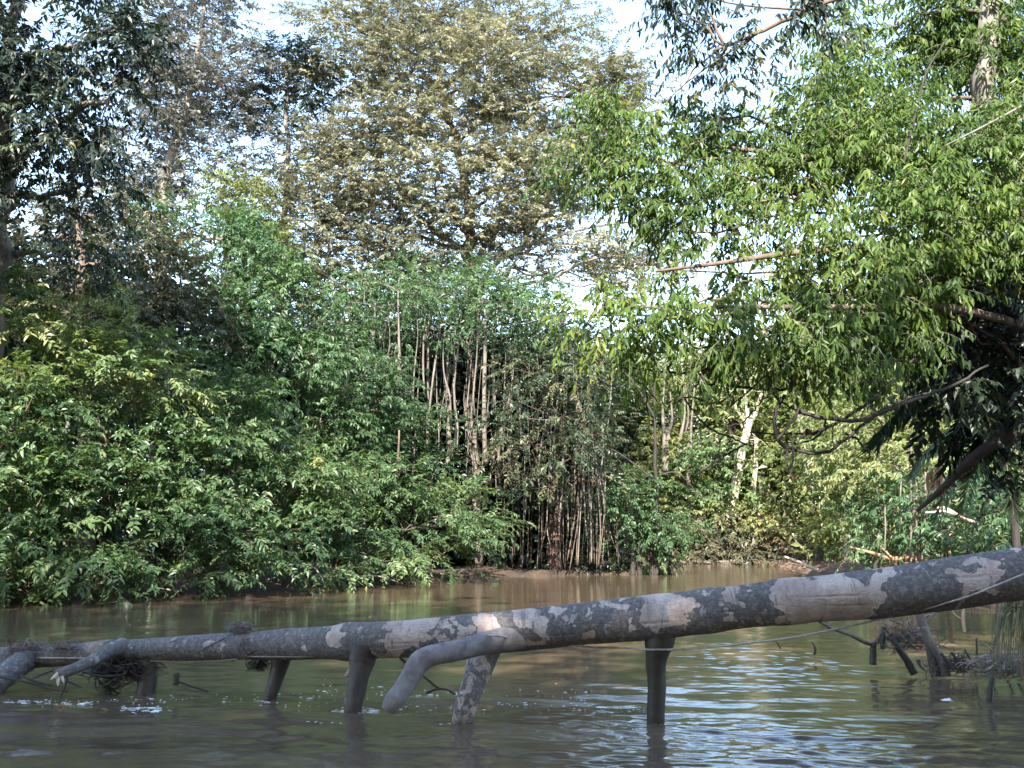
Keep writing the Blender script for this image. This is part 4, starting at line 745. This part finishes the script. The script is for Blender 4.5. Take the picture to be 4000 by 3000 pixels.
# ------------------------------------------------------------------ the fallen log
def log_bark():
    m, nt, out = new_mat('log_bark')
    tc = nt.nodes.new('ShaderNodeTexCoord'); ob = tc.outputs['Object']
    al = nt.nodes.new('ShaderNodeAttribute'); al.attribute_name = 'tint'      # how far the outer bark has flaked off
    nbig = noise(nt, mapping(nt, ob, (1.3, .8, 1.0)), 7.5, 8, .68, .7)
    s = math_node(nt, 'ADD', al.outputs['Fac'], math_node(nt, 'MULTIPLY', math_node(nt, 'SUBTRACT', nbig.outputs[0], .5), .95))
    mk = nt.nodes.new('ShaderNodeMapRange'); mk.clamp = True; nt.links.new(s, mk.inputs[0])
    mk.inputs[1].default_value = .485; mk.inputs[2].default_value = .525
    nfine = noise(nt, mapping(nt, ob, (2, 2, 2)), 14, 6, .7)
    dark = ramp(nt, [(.25, (.040, .035, .033)), (.5, (.13, .116, .11)), (.72, (.33, .30, .285))]); nt.links.new(nfine.outputs[0], dark.inputs[0])
    npk = noise(nt, ob, 5, 5, .6)
    lite = ramp(nt, [(.3, (.34, .255, .22)), (.5, (.52, .42, .37)), (.7, (.66, .575, .52))]); nt.links.new(npk.outputs[0], lite.inputs[0])
    col = mixrgb(nt, mk.outputs[0], dark.outputs[0], lite.outputs[0])
    # grey weathering film on the upper side, lichen spots
    nl = noise(nt, mapping(nt, ob, (1.3, 1, .8)), 9, 5, .6)
    lm = nt.nodes.new('ShaderNodeMapRange'); lm.clamp = True; nt.links.new(nl.outputs[0], lm.inputs[0]); lm.inputs[1].default_value = .615; lm.inputs[2].default_value = .65
    col = mixrgb(nt, math_node(nt, 'MULTIPLY', lm.outputs[0], .85), col, (.42, .40, .385))
    # short dark stains running round the trunk
    nst = noise(nt, mapping(nt, ob, (9, 1.6, 1.6)), 1.6, 4, .6, .3)
    st = nt.nodes.new('ShaderNodeMapRange'); st.clamp = True; nt.links.new(nst.outputs[0], st.inputs[0]); st.inputs[1].default_value = .58; st.inputs[2].default_value = .66
    col = mixrgb(nt, math_node(nt, 'MULTIPLY', st.outputs[0], .6), col, (.08, .072, .072))
    # scaly crust, fine cracks and pores
    vo = nt.nodes.new('ShaderNodeTexVoronoi'); vo.feature = 'DISTANCE_TO_EDGE'; vo.inputs['Scale'].default_value = 26
    nt.links.new(mapping(nt, mixrgb(nt, .12, ob, noise(nt, ob, 6, 3).outputs[1]), (1.0, .75, .75)), vo.inputs['Vector'])
    ck = nt.nodes.new('ShaderNodeMapRange'); ck.clamp = True; nt.links.new(vo.outputs[0], ck.inputs[0]); ck.inputs[1].default_value = .0; ck.inputs[2].default_value = .05; ck.inputs[3].default_value = .45; ck.inputs[4].default_value = 0
    ng = noise(nt, mapping(nt, ob, (1.2, 3, 3)), 22, 5, .7)
    grain = nt.nodes.new('ShaderNodeMapRange'); grain.clamp = True; nt.links.new(ng.outputs[0], grain.inputs[0]); grain.inputs[1].default_value = .35; grain.inputs[2].default_value = .7; grain.inputs[3].default_value = .0; grain.inputs[4].default_value = .55
    patch = noise(nt, ob, 3.1, 3).outputs[0]
    ckm = math_node(nt, 'MULTIPLY', ck.outputs[0], math_node(nt, 'SUBTRACT', math_node(nt, 'MULTIPLY', patch, 4.0), 1.7, True), True)
    col = mixrgb(nt, ckm, col, (.05, .043, .042))
    col = mixrgb(nt, grain.outputs[0], col, mixrgb(nt, mk.outputs[0], (.10, .094, .094), (.20, .155, .135)))
    pb = nt.nodes.new('ShaderNodeBsdfPrincipled'); pb.inputs['Roughness'].default_value = .72
    nt.links.new(col, pb.inputs['Base Color'])
    b1 = nt.nodes.new('ShaderNodeBump'); b1.inputs['Strength'].default_value = .8; b1.inputs['Distance'].default_value = .014
    nt.links.new(math_node(nt, 'ADD', math_node(nt, 'ADD', math_node(nt, 'MULTIPLY', mk.outputs[0], -.5), nfine.outputs[0]), math_node(nt, 'SUBTRACT', ng.outputs[0], ckm)), b1.inputs['Height'])
    nt.links.new(b1.outputs[0], pb.inputs['Normal'])
    nt.links.new(pb.outputs[0], out.inputs[0])
    return m
LOGM = log_bark()
LX = [-420, 0, 500, 1100, 1500, 2000, 2500, 3000, 3500, 4000, 4600]
LC = [2600, 2574, 2543, 2518, 2500, 2464, 2416, 2357, 2309, 2240, 2140]
LD = [70, 78, 88, 113, 134, 150, 163, 165, 190, 206, 226]
LY = [11.6, 11.2, 10.8, 10.25, 9.75, 9.35, 9.15, 8.85, 8.55, 8.25, 7.9]
def log_c(px): return P(px, np.interp(px, LX, LC), np.interp(px, LX, LY))
def log_r(px): return float(M(np.interp(px, LX, LD), np.interp(px, LX, LY)) / 2)
ctrl = np.array([P(a, b, c) for a, b, c in zip(LX, LC, LY)])
NL, sides = 1300, 128
path = smooth_path(ctrl, NL); pxs = 2000 + (path[:, 0] / path[:, 1]) * F * 1.0
pxs = np.interp(np.linspace(0, 1, NL), np.linspace(0, 1, len(LX)), LX)
rads = np.array([log_r(x) for x in pxs])
log = thing('fallen_log', 'long fallen tree trunk with flaking grey and pinkish bark lying across the river', 'log', log_c(2000))
g5 = np.random.default_rng(3)
mb = MB()
tube(mb, path, rads, sides, tint=.5)
V = mb.v[0]; ctr = np.repeat(path, sides, 0)
rel = V[:NL * sides] - ctr
u = np.linspace(0, 1, NL)[:, None]; th = np.linspace(0, 2 * np.pi, sides, endpoint=False)[None]
f = 1 + .022 * np.sin(2 * th + 9 * u) + .018 * np.sin(3 * th - 23 * u + 1) + .014 * np.sin(40 * u + th) + .012 * np.sin(95 * u + 2 * th) + .02 * np.sin(17 * u + .6)
for (px, amp, wd) in [(1385, .08, 55), (1350, .06, 40), (1100, .05, 60), (1880, .05, 90), (2570, .07, 80), (430, .12, 60), (60, .12, 80), (3080, .05, 60), (2780, .04, 50)]:
    f = f + amp * np.exp(-((pxs[:, None] - px) / wd) ** 2)
from mathutils import noise as mnoise
nv = nrm(rel); vv = -nv[:, 2].reshape(NL, sides); PX = pxs[:, None] + 0 * vv
def sm(a, b, x): t = np.clip((x - a) / (b - a), 0, 1); return t * t * (3 - 2 * t)
patches = [(1080, 1115, -.6, .2, .5), (1262, 1345, -.7, .55, .8), (1500, 1700, -1.2, .62, 1.), (1690, 1800, -1.2, .0, .75), (1800, 1925, -1.2, .45, .95), (2040, 2122, -1.2, .5, 1.), (2160, 2230, -1.2, -.3, .6), (2245, 2315, -.3, .3, .9), (2230, 2330, .55, .95, .8), (2330, 2440, -1.2, -.35, .65), (2422, 2452, -.5, .6, .8),
           (2480, 2690, -1.2, .42, 1.), (2815, 2905, -1.2, -.2, .95), (2795, 2890, .05, .6, .8), (2955, 2985, -.4, .8, .7), (3085, 3390, -1.3, 1.3, 1.1), (3380, 3520, -1.3, .25, 1.), (3735, 3915, -.5, .4, 1.), (3550, 3690, -1.3, -.6, .7), (2700, 2790, -1.3, -.55, .65), (3925, 4000, -1.2, -.5, .7), (3740, 3800, .2, .7, .7), (3960, 4040, -.8, -.2, .7), (620, 680, -.5, .2, .5), (860, 930, -.6, .3, .5), (4150, 4500, -1., .4, .9)]
q0 = (ctr + rel)
def fbm(sx, sr, o, oct_, hh=.9): return np.array([mnoise.fractal((p[0] * sx + o, p[1] * sr, p[2] * sr), hh, 2.05, oct_) for p in q0]).reshape(NL, sides)
fa = fbm(2.2, 3.5, 11, 4); fb = fbm(2.6, 3.2, 37, 4); f1 = fbm(5, 5, 0, 5); f2 = fbm(17, 15, 71, 4)
WX = PX + 95 * fa + 30 * f1; WV = vv + .75 * fb + .22 * f1
Bm = np.zeros_like(PX)
for (a, b, v0, v1, st) in patches:
    Bm = np.maximum(Bm, st * sm(a - 30, a + 30, WX) * (1 - sm(b - 30, b + 30, WX)) * sm(v0 - .3, v0 + .3, WV) * (1 - sm(v1 - .35, v1 + .35, WV)))
S_ = np.clip(Bm * .80 + .30 * f1 + .18 * f2 + .08, -.4, 1.4)
f = f - .016 * sm(.42, .58, S_) + .012 * f1 + .008 * f2
# drying splits along the grain
for (cx, ang, ln) in [(2560, .2, 90), (3250, -.1, 160), (3330, .35, 120), (2850, .1, 60), (1620, .2, 80), (3800, -.2, 90), (2200, .35, 70)]:
    da = (vv - ang - .0006 * (PX - cx)) / .028
    f = f - .05 * np.exp(-da ** 2) * np.clip(1 - ((PX - cx) / ln) ** 2, 0, 1)
V[:NL * sides] = ctr + rel * f.reshape(-1, 1)
mb.ti[0] = np.concatenate([S_.ravel(), [0, 0]])
mb.build('trunk', LOGM, np.array(log.location), log, True)
def lbranch(nm, pts, r, sides=20, n=40, label=None, mat=None, along=None, wob=.05, seed=1):
    w = smooth_path([P(*p) for p in pts], n); mb = MB()
    tube(mb, w, r, sides, wob=wob * .5, seed=seed, tint=along if along is not None else .2)
    o = mb.build(nm, mat or LOGM, np.array(log.location), log, True)
    if label: o['label'] = label
    return o
Yl = lambda px: float(np.interp(px, LX, LY))
def mm(px, Y): return M(px, Y) / 2
lbranch('leg', [(1105, 2530, 10.3), (1095, 2590, 10.3), (1078, 2650, 10.3), (1060, 2705, 10.28), (1045, 2760, 10.28)], [mm(95, 10.3), mm(62, 10.3), mm(52, 10.3), mm(50, 10.3)], mat=B['wet'])
lbranch('leg', [(1430, 2510, 9.75), (1415, 2580, 9.75), (1402, 2650, 9.7), (1385, 2740, 9.65), (1372, 2800, 9.65)], [mm(104, 9.7), mm(100, 9.7), mm(74, 9.7), mm(66, 9.7), mm(64, 9.7)], mat=B['wetbrown'])
lbranch('stub', [(1405, 2590, 9.85), (1375, 2620, 9.9), (1352, 2640, 9.95)], [mm(40, 9.8), mm(34, 9.8), mm(16, 9.8)], along=.7, n=14)
lbranch('leg', [(1930, 2490, 9.4), (1890, 2560, 9.35), (1862, 2640, 9.2), (1835, 2710, 9.12), (1812, 2785, 9.1), (1800, 2840, 9.1)], [mm(110, 9.2), mm(112, 9.2), mm(86, 9.2), mm(84, 9.2), mm(72, 9.2)], along=.50)
lbranch('leg', [(2590, 2430, 9.15), (2577, 2500, 9.12), (2568, 2545, 9.1), (2562, 2600, 9.1), (2566, 2680, 9.1), (2562, 2780, 9.1), (2560, 2850, 9.1)], [mm(124, 9.1), mm(112, 9.1), mm(84, 9.1), mm(70, 9.1), mm(68, 9.1), mm(66, 9.1)], mat=B['wet'], label='dark wet straight leg')
lbranch('leg', [(590, 2540, 10.75), (578, 2620, 10.7), (560, 2715, 10.65), (552, 2760, 10.65)], [mm(70, 10.7), mm(60, 10.7), mm(48, 10.7)], mat=B['wet'])
lbranch('leg', [(570, 2590, 10.8), (595, 2640, 10.8), (590, 2720, 10.8)], [mm(40, 10.7), mm(34, 10.7), mm(28, 10.7)], mat=B['wet'])
lbranch('broken_limb', [(2060, 2480, 9.3), (1960, 2500, 9.2), (1880, 2515, 9.1), (1790, 2540, 8.95), (1690, 2560, 8.8), (1640, 2585, 8.75), (1605, 2640, 8.7), (1575, 2690, 8.65), (1540, 2735, 8.6), (1518, 2775, 8.6)], [mm(110, 9), mm(96, 9), mm(86, 9), mm(80, 8.8), mm(80, 8.8), mm(84, 8.7), mm(78, 8.7), mm(72, 8.6), mm(74, 8.6), mm(58, 8.6)], mat=B['limb'], label='smooth grey crooked limb bent towards the viewer', n=60)
lbranch('broken_limb', [(130, 2570, 11.05), (70, 2600, 10.9), (10, 2650, 10.7), (-60, 2720, 10.6)], [mm(80, 11), mm(92, 11), mm(86, 11), mm(80, 11)], along=.25, wob=.12)
spl = lbranch('broken_limb', [(480, 2525, 10.75), (420, 2545, 10.55), (360, 2580, 10.35), (290, 2612, 10.2), (225, 2636, 10.1)], [mm(70, 10.5), mm(52, 10.4), mm(44, 10.3), mm(42, 10.2), mm(40, 10.1)], along=.30, label='pale limb with a splintered tip')
smb = MB()
for (a, b, r) in [((235, 2630), (197, 2655), 18), ((230, 2640), (226, 2680), 16), ((240, 2640), (250, 2668), 12)]:
    tube(smb, smooth_path([P(*a, 10.1), P(*b, 10.02)], 6), [mm(r, 10) * 1.3, mm(r, 10), mm(r, 10) * .2], 6)
smb.build('splinter', B['pale'], np.array(log.location), log, True)
# ------------------------------------------------------------------ cord wound along it
def on_log(px, py, off=.012):
    """point on the front surface of the trunk at the pixel, cord lying on it"""
    Yc = Yl(px); dy = (np.interp(px, LX, LC) - py) / (np.interp(px, LX, LD) / 2)
    r = log_r(px) * 1.05
    k = math.sqrt(max(0., 1 - min(1, dy * dy)))
    return P(px, py, Yc - r * k - off)
X4 = lambda p: (2900 + p[0] / 2.011, 2000 + p[1] / 2.011)
rp = [on_log(4150, 2190)] + [on_log(*X4(p)) for p in [(2211, 490), (2050, 555), (1800, 655), (1600, 715), (1400, 772)]] + [P(*X4(p), 8.6) for p in [(1200, 812), (1000, 862), (700, 925), (400, 985), (0, 1035)]] + [P(2760, 2530, 8.9), P(2622, 2537, 9.0), P(2560, 2538, 8.98), P(2500, 2537, 9.0)] + [on_log(2422, 2530), on_log(2298, 2527), on_log(2150, 2508), on_log(2000, 2492), P(1935, 2483, 8.93), on_log(1885, 2484), on_log(1800, 2497), on_log(1696, 2514), on_log(1497, 2544), on_log(1298, 2562), on_log(1000, 2565, .02), on_log(960, 2559)]
mb = MB(); tube(mb, smooth_path(rp, 160), .0085, 8, wob=.05)
tag(mb.build('rope', B['rope'], rp[0], None, True), 'thin pale cord running along the side of the fallen log', 'rope')
mb = MB(); tube(mb, smooth_path([on_log(*p, .02) for p in [(930, 2575), (820, 2582), (700, 2583), (600, 2582), (510, 2580), (350, 2572), (200, 2570), (40, 2570), (-100, 2580)]], 60), .009, 8, wob=.15)
tag(mb.build('rope', B['rope'], on_log(930, 2575), None, True), 'second length of cord along the thin left end of the log', 'rope')
for i, (pts, r, lab) in enumerate([([(1135, 2462), (1105, 2470), (1060, 2505), (1000, 2540), (960, 2560), (905, 2583)], .010, 'dark vine wrapped diagonally over the log near the twig nest'), ([(880, 2490), (820, 2520), (750, 2555), (690, 2582)], .006, 'finer vine strand crossing the log left of the diagonal vine'), ([(690, 2500), (640, 2515), (560, 2535), (490, 2545)], .008, 'vine strand curling over the log above its forked dark legs'), ([(465, 2500), (430, 2515), (380, 2528), (330, 2540), (270, 2535)], .011, 'dark strip of bark lying on the log above the splintered limb'), ([(290, 2515), (260, 2540), (240, 2580), (250, 2600)], .010, 'pale shred hanging down the thin end of the log')]):
    mb = MB(); tube(mb, smooth_path([on_log(*p, .006) for p in pts], 24), [r, r * .7], 7, wob=.12, seed=i)
    tag(mb.build('vine', B['dark' if i in (0, 3) else 'drift'], on_log(*pts[0]), None, True), lab, 'vine')

# ------------------------------------------------------------------ flood debris caught on the log
def tangle(name, label, c, R, n, r, Lm, mat, sd, hang=0., cat='debris'):
    g6 = np.random.default_rng(sd); mb = MB(); c = np.asarray(c)
    u = nrm(g6.normal(0, 1, (n, 3))) * g6.uniform(.1, 1, (n, 1)) ** .6 * np.asarray(R)
    d = nrm(g6.normal(0, 1, (n, 3)) * [1, .7, .35] + np.array([0, 0, -hang])); L = g6.uniform(.4, 1.2, (n, 1)) * Lm
    k = np.linspace(-.5, .5, 6)[None, :, None]
    p = (c + u)[:, None] + d[:, None] * L[:, None] * k + nrm(g6.normal(0, 1, (n, 1, 3))) * (L[:, None] * .25) * (1 - (2 * k) ** 2) + g6.normal(0, .004, (n, 6, 3))
    add_twigs(mb, p, g6.uniform(.5, 1.4, n) * r, r * .4, 0)
    tag(mb.build(name, B[mat], c, None), label, cat)
c = log_c(940); tangle('twig_nest', 'small heap of dry twigs and roots sitting on top of the log', c + [0, -.02, log_r(940) + .045], (.14, .08, .05), 150, .0035, .16, 'drift', 1)
tangle('twig_clump', 'fringe of rootlets hanging down the log below the twig heap', on_log(950, 2525, .005), (.06, .02, .10), 60, .0025, .14, 'drift', 2, 1.2)
tangle('twig_clump', 'dark mossy fringe hanging under the log beside its slimmest leg', P(1010, 2600, 10.3), (.12, .05, .05), 130, .004, .12, 'dark', 3, 1.0)
tangle('twig_clump', 'tangle of roots and twigs wedged where the splintered limb leaves the log', on_log(440, 2535, .01), (.14, .05, .10), 150, .004, .20, 'drift', 4, .3)
tangle('twig_clump', 'mass of dark drift twigs hanging under the thin part of the log', P(480, 2620, 10.7), (.42, .12, .10), 330, .006, .32, 'wet', 5, .2)
tangle('twig_clump', 'dry leaves and twigs draped over the far thin end of the log', on_log(110, 2545, .0), (.22, .06, .09), 200, .005, .26, 'drift', 6, .2)
tangle('twig_clump', 'thin scatter of twigs lying on the log just right of its far end', on_log(270, 2530, .0), (.20, .05, .06), 90, .004, .22, 'drift', 7, .1)
tangle('twig_clump', 'dark rootlets trailing into the water behind the forked legs', P(430, 2680, 10.7), (.12, .08, .10), 60, .005, .22, 'wet', 8, .8)
tangle('twig_clump', 'pale tangle of roots stuck to the side of the log below the curling vine', on_log(620, 2550, .0), (.12, .03, .05), 50, .003, .16, 'drift', 9, .1)
tangle('twig_clump', 'brown snarl of thin roots caught between the crooked sunken branch and the wishbone snag', P(*X7((1290, 985)), 12.1), (.36, .2, .13), 130, .006, .42, 'snag', 10, .3)
tangle('twig_clump', 'mat of thin dead roots and stalks at the water edge under the grass tuft', P(*X7((2080, 1210)), 11.0), (.40, .25, .10), 170, .006, .40, 'drift', 11, .2)
tangle('twig_clump', 'low tangle of dark roots at the foot of the wishbone snag', P(*X7((1650, 1195)), 11.8), (.26, .15, .07), 80, .007, .30, 'wet', 12, .1)
for i, (pts, lab) in enumerate([([(-20, 2640), (120, 2668), (200, 2690), (265, 2702)], 'long straight twig slanting from the far end of the log to the water'), ([(205, 2618), (160, 2635), (122, 2655)], 'short dark twig under the thin end of the log'), ([(262, 2645), (250, 2690), (234, 2724)], 'dark twig standing in the water below the splintered tip'), ([(262, 2660), (290, 2672), (318, 2686)], 'short dark twig right of the splintered tip'), ([(320, 2622), (390, 2640), (480, 2636), (485, 2622)], 'curved dark twig behind the splintered limb'), ([(695, 2662), (750, 2682), (812, 2702)], 'thin dark twig pointing right from the forked legs'), ([(690, 2630), (690, 2650), (686, 2675)], 'stubby dark knob of wood under the log by the forked legs'), ([(1560, 2570), (1640, 2630), (1700, 2680), (1720, 2690)], 'thin submerged twig seen behind the crooked limb'), ([(1665, 2708), (1700, 2694), (1740, 2692), (1780, 2712)], 'little arched twig beside the mottled leg'), ([(80, 2640), (150, 2665), (200, 2676)], 'thin twig below the long straight one at far left')]):
    stick('dead_stick', lab, 'stick', [(*p, 10.5 if p[0] < 1000 else 9.6) for p in pts], [.012, .009] if i != 6 else .03, 'wet', seed=i)
sp_ = thing('sprig', 'tiny dry sprig with one withered leaf standing on the log', 'sprig', log_c(1472) + [0, 0, log_r(1472)])
stick('stem', None, None, [(1470, 2440, 9.78), (1476, 2420, 9.78), (1492, 2384, 9.78)], [.005, .003], 'drift', parent=sp_)
stick('stem', None, None, [(1473, 2428, 9.78), (1462, 2412, 9.78), (1450, 2406, 9.78)], [.004, .003], 'drift', parent=sp_)
mb = MB(); add_leaves(mb, P(1450, 2404, 9.78)[None], np.array([[-.5, 0, -.5]]), np.array([[.2, -1, .3]]), np.array([.04]), np.array([.02]), np.array([.9]), FULL)
mb.build('leaf', STRAW, np.array(sp_.location), sp_)

# ------------------------------------------------------------------ foam on the water
def foam_mat():
    m, nt, out = new_mat('foam'); pb = nt.nodes.new('ShaderNodeBsdfPrincipled')
    pb.inputs['Base Color'].default_value = (.72, .72, .70, 1); pb.inputs['Roughness'].default_value = .4
    nt.links.new(pb.outputs[0], out.inputs[0]); return m
g7 = np.random.default_rng(31); mb = MB()
def fleck(px, py, r, asp=1.):
    Y = (CAMZ * F) / max(py - HOR, 20) ; c = P(px, py, Y); c[2] = 0
    n = 7; th = np.linspace(0, 6.283, n, endpoint=False); rr = r * g7.uniform(.6, 1.2, n)
    ring = np.stack([c[0] + rr * asp * np.cos(th), c[1] + rr * np.sin(th), np.full(n, .001)], -1)
    top = np.stack([c[0] + rr * .6 * asp * np.cos(th), c[1] + rr * .6 * np.sin(th), np.full(n, .002 + r * .12)], -1)
    Vv = np.vstack([ring, top, [[c[0], c[1], .003 + r * .15]]])
    q = [[k, (k + 1) % n, n + (k + 1) % n, n + k] for k in range(n)]; t = [[n + k, n + (k + 1) % n, 2 * n] for k in range(n)]
    mb.add(Vv, q, t)
for (x0, x1, ym, sy, n, r) in [(500, 1050, 2700, 22, 45, .009), (1050, 1500, 2695, 26, 60, .009), (1480, 1800, 2705, 30, 60, .010), (1850, 2300, 2715, 28, 70, .009), (2300, 2560, 2740, 12, 30, .008), (0, 600, 2712, 10, 50, .009), (450, 700, 2740, 12, 25, .008), (1250, 1500, 2660, 16, 14, .008), (2000, 2400, 2650, 40, 12, .006), (1300, 1500, 2985, 8, 10, .007)]:
    for k in range(n):
        fleck(g7.uniform(x0, x1), ym + g7.normal(0, sy) * .8, r * g7.lognormal(-.25, .5), g7.uniform(1, 2.0))
for (x, y, w) in [(1040, 2712, 30), (1400, 2752, 45), (1340, 2745, 30), (1790, 2790, 45), (1840, 2792, 30), (1450, 2745, 35), (120, 2715, 60), (300, 2722, 70), (520, 2738, 50), (600, 2745, 40), (1250, 2785, 60), (3660, 2622, 14), (3700, 2705, 10)]:
    for k in range(16): fleck(x + g7.normal(0, w * .6), y + g7.normal(0, 3.5), .010 * g7.lognormal(-.3, .5), g7.uniform(1.5, 4))
o = mb.build('foam', foam_mat()); o['kind'] = 'stuff'; tag(o, 'white foam flecks drifting around the legs of the log', 'foam')
for i, (x, y, lab) in enumerate([(215, 2733, 'long tan dead leaf floating by the splintered limb'), (392, 2744, 'small tan leaf floating right of the long one'), (3598, 2652, 'yellow leaf floating near the wishbone snag')]):
    Y = CAMZ * F / (y - HOR); c = P(x, y, Y); c[2] = .006; mb = MB()
    add_leaves(mb, c[None], np.array([[1., .1, .02]]), np.array([[0, .1, 1.]]), np.array([[.2, .09, .05][i]]), np.array([[.05, .04, .04][i]]), np.array([.8]), FULL)
    tag(mb.build('floating_leaf', STRAW, c), lab, 'leaf')
# ------------------------------------------------------------------ light, sky, camera
SUN = nrm(np.array([-.10, -.76, .64]))
w = bpy.data.worlds.new('World'); sc.world = w; w.use_nodes = True
nt = w.node_tree
bg = nt.nodes['Background']; sky = nt.nodes.new('ShaderNodeTexSky'); sky.sky_type = 'NISHITA'; sky.sun_disc = False
sky.sun_elevation = math.asin(SUN[2]); sky.sun_rotation = math.atan2(SUN[0], SUN[1])
sky.air_density = 1.15; sky.dust_density = .7; sky.ozone_density = 1.0
nt.links.new(sky.outputs[0], bg.inputs[0]); bg.inputs[1].default_value = .15
sl = bpy.data.lights.new('sun', 'SUN'); sl.energy = 4.2; sl.angle = math.radians(.5); sl.color = (1.0, .93, .81)
so = bpy.data.objects.new('sun', sl); COL.objects.link(so)
so.rotation_euler = Vector(-SUN).to_track_quat('-Z', 'Y').to_euler(); so.location = (-30, -30, 40)
cam = bpy.data.cameras.new('camera'); co = bpy.data.objects.new('camera', cam); COL.objects.link(co)
cam.sensor_fit = 'HORIZONTAL'; cam.sensor_width = 36; cam.lens = 36.0; cam.clip_start = .05; cam.clip_end = 3000
co.location = (0, 0, CAMZ); co.rotation_euler = (math.pi / 2 + PITCH, 0, 0); sc.camera = co
sc.view_settings.view_transform = 'Standard'; sc.view_settings.look = 'None'; sc.view_settings.exposure = 2.2; sc.view_settings.gamma = 1
sc.render.resolution_x, sc.render.resolution_y = 1024, 768
cy = sc.cycles; cy.max_bounces = 6; cy.diffuse_bounces = 3; cy.glossy_bounces = 3; cy.transmission_bounces = 4; cy.transparent_max_bounces = 4
cy.use_denoising = True; cy.caustics_reflective = False; cy.caustics_refractive = False; cy.sample_clamp_indirect = 6
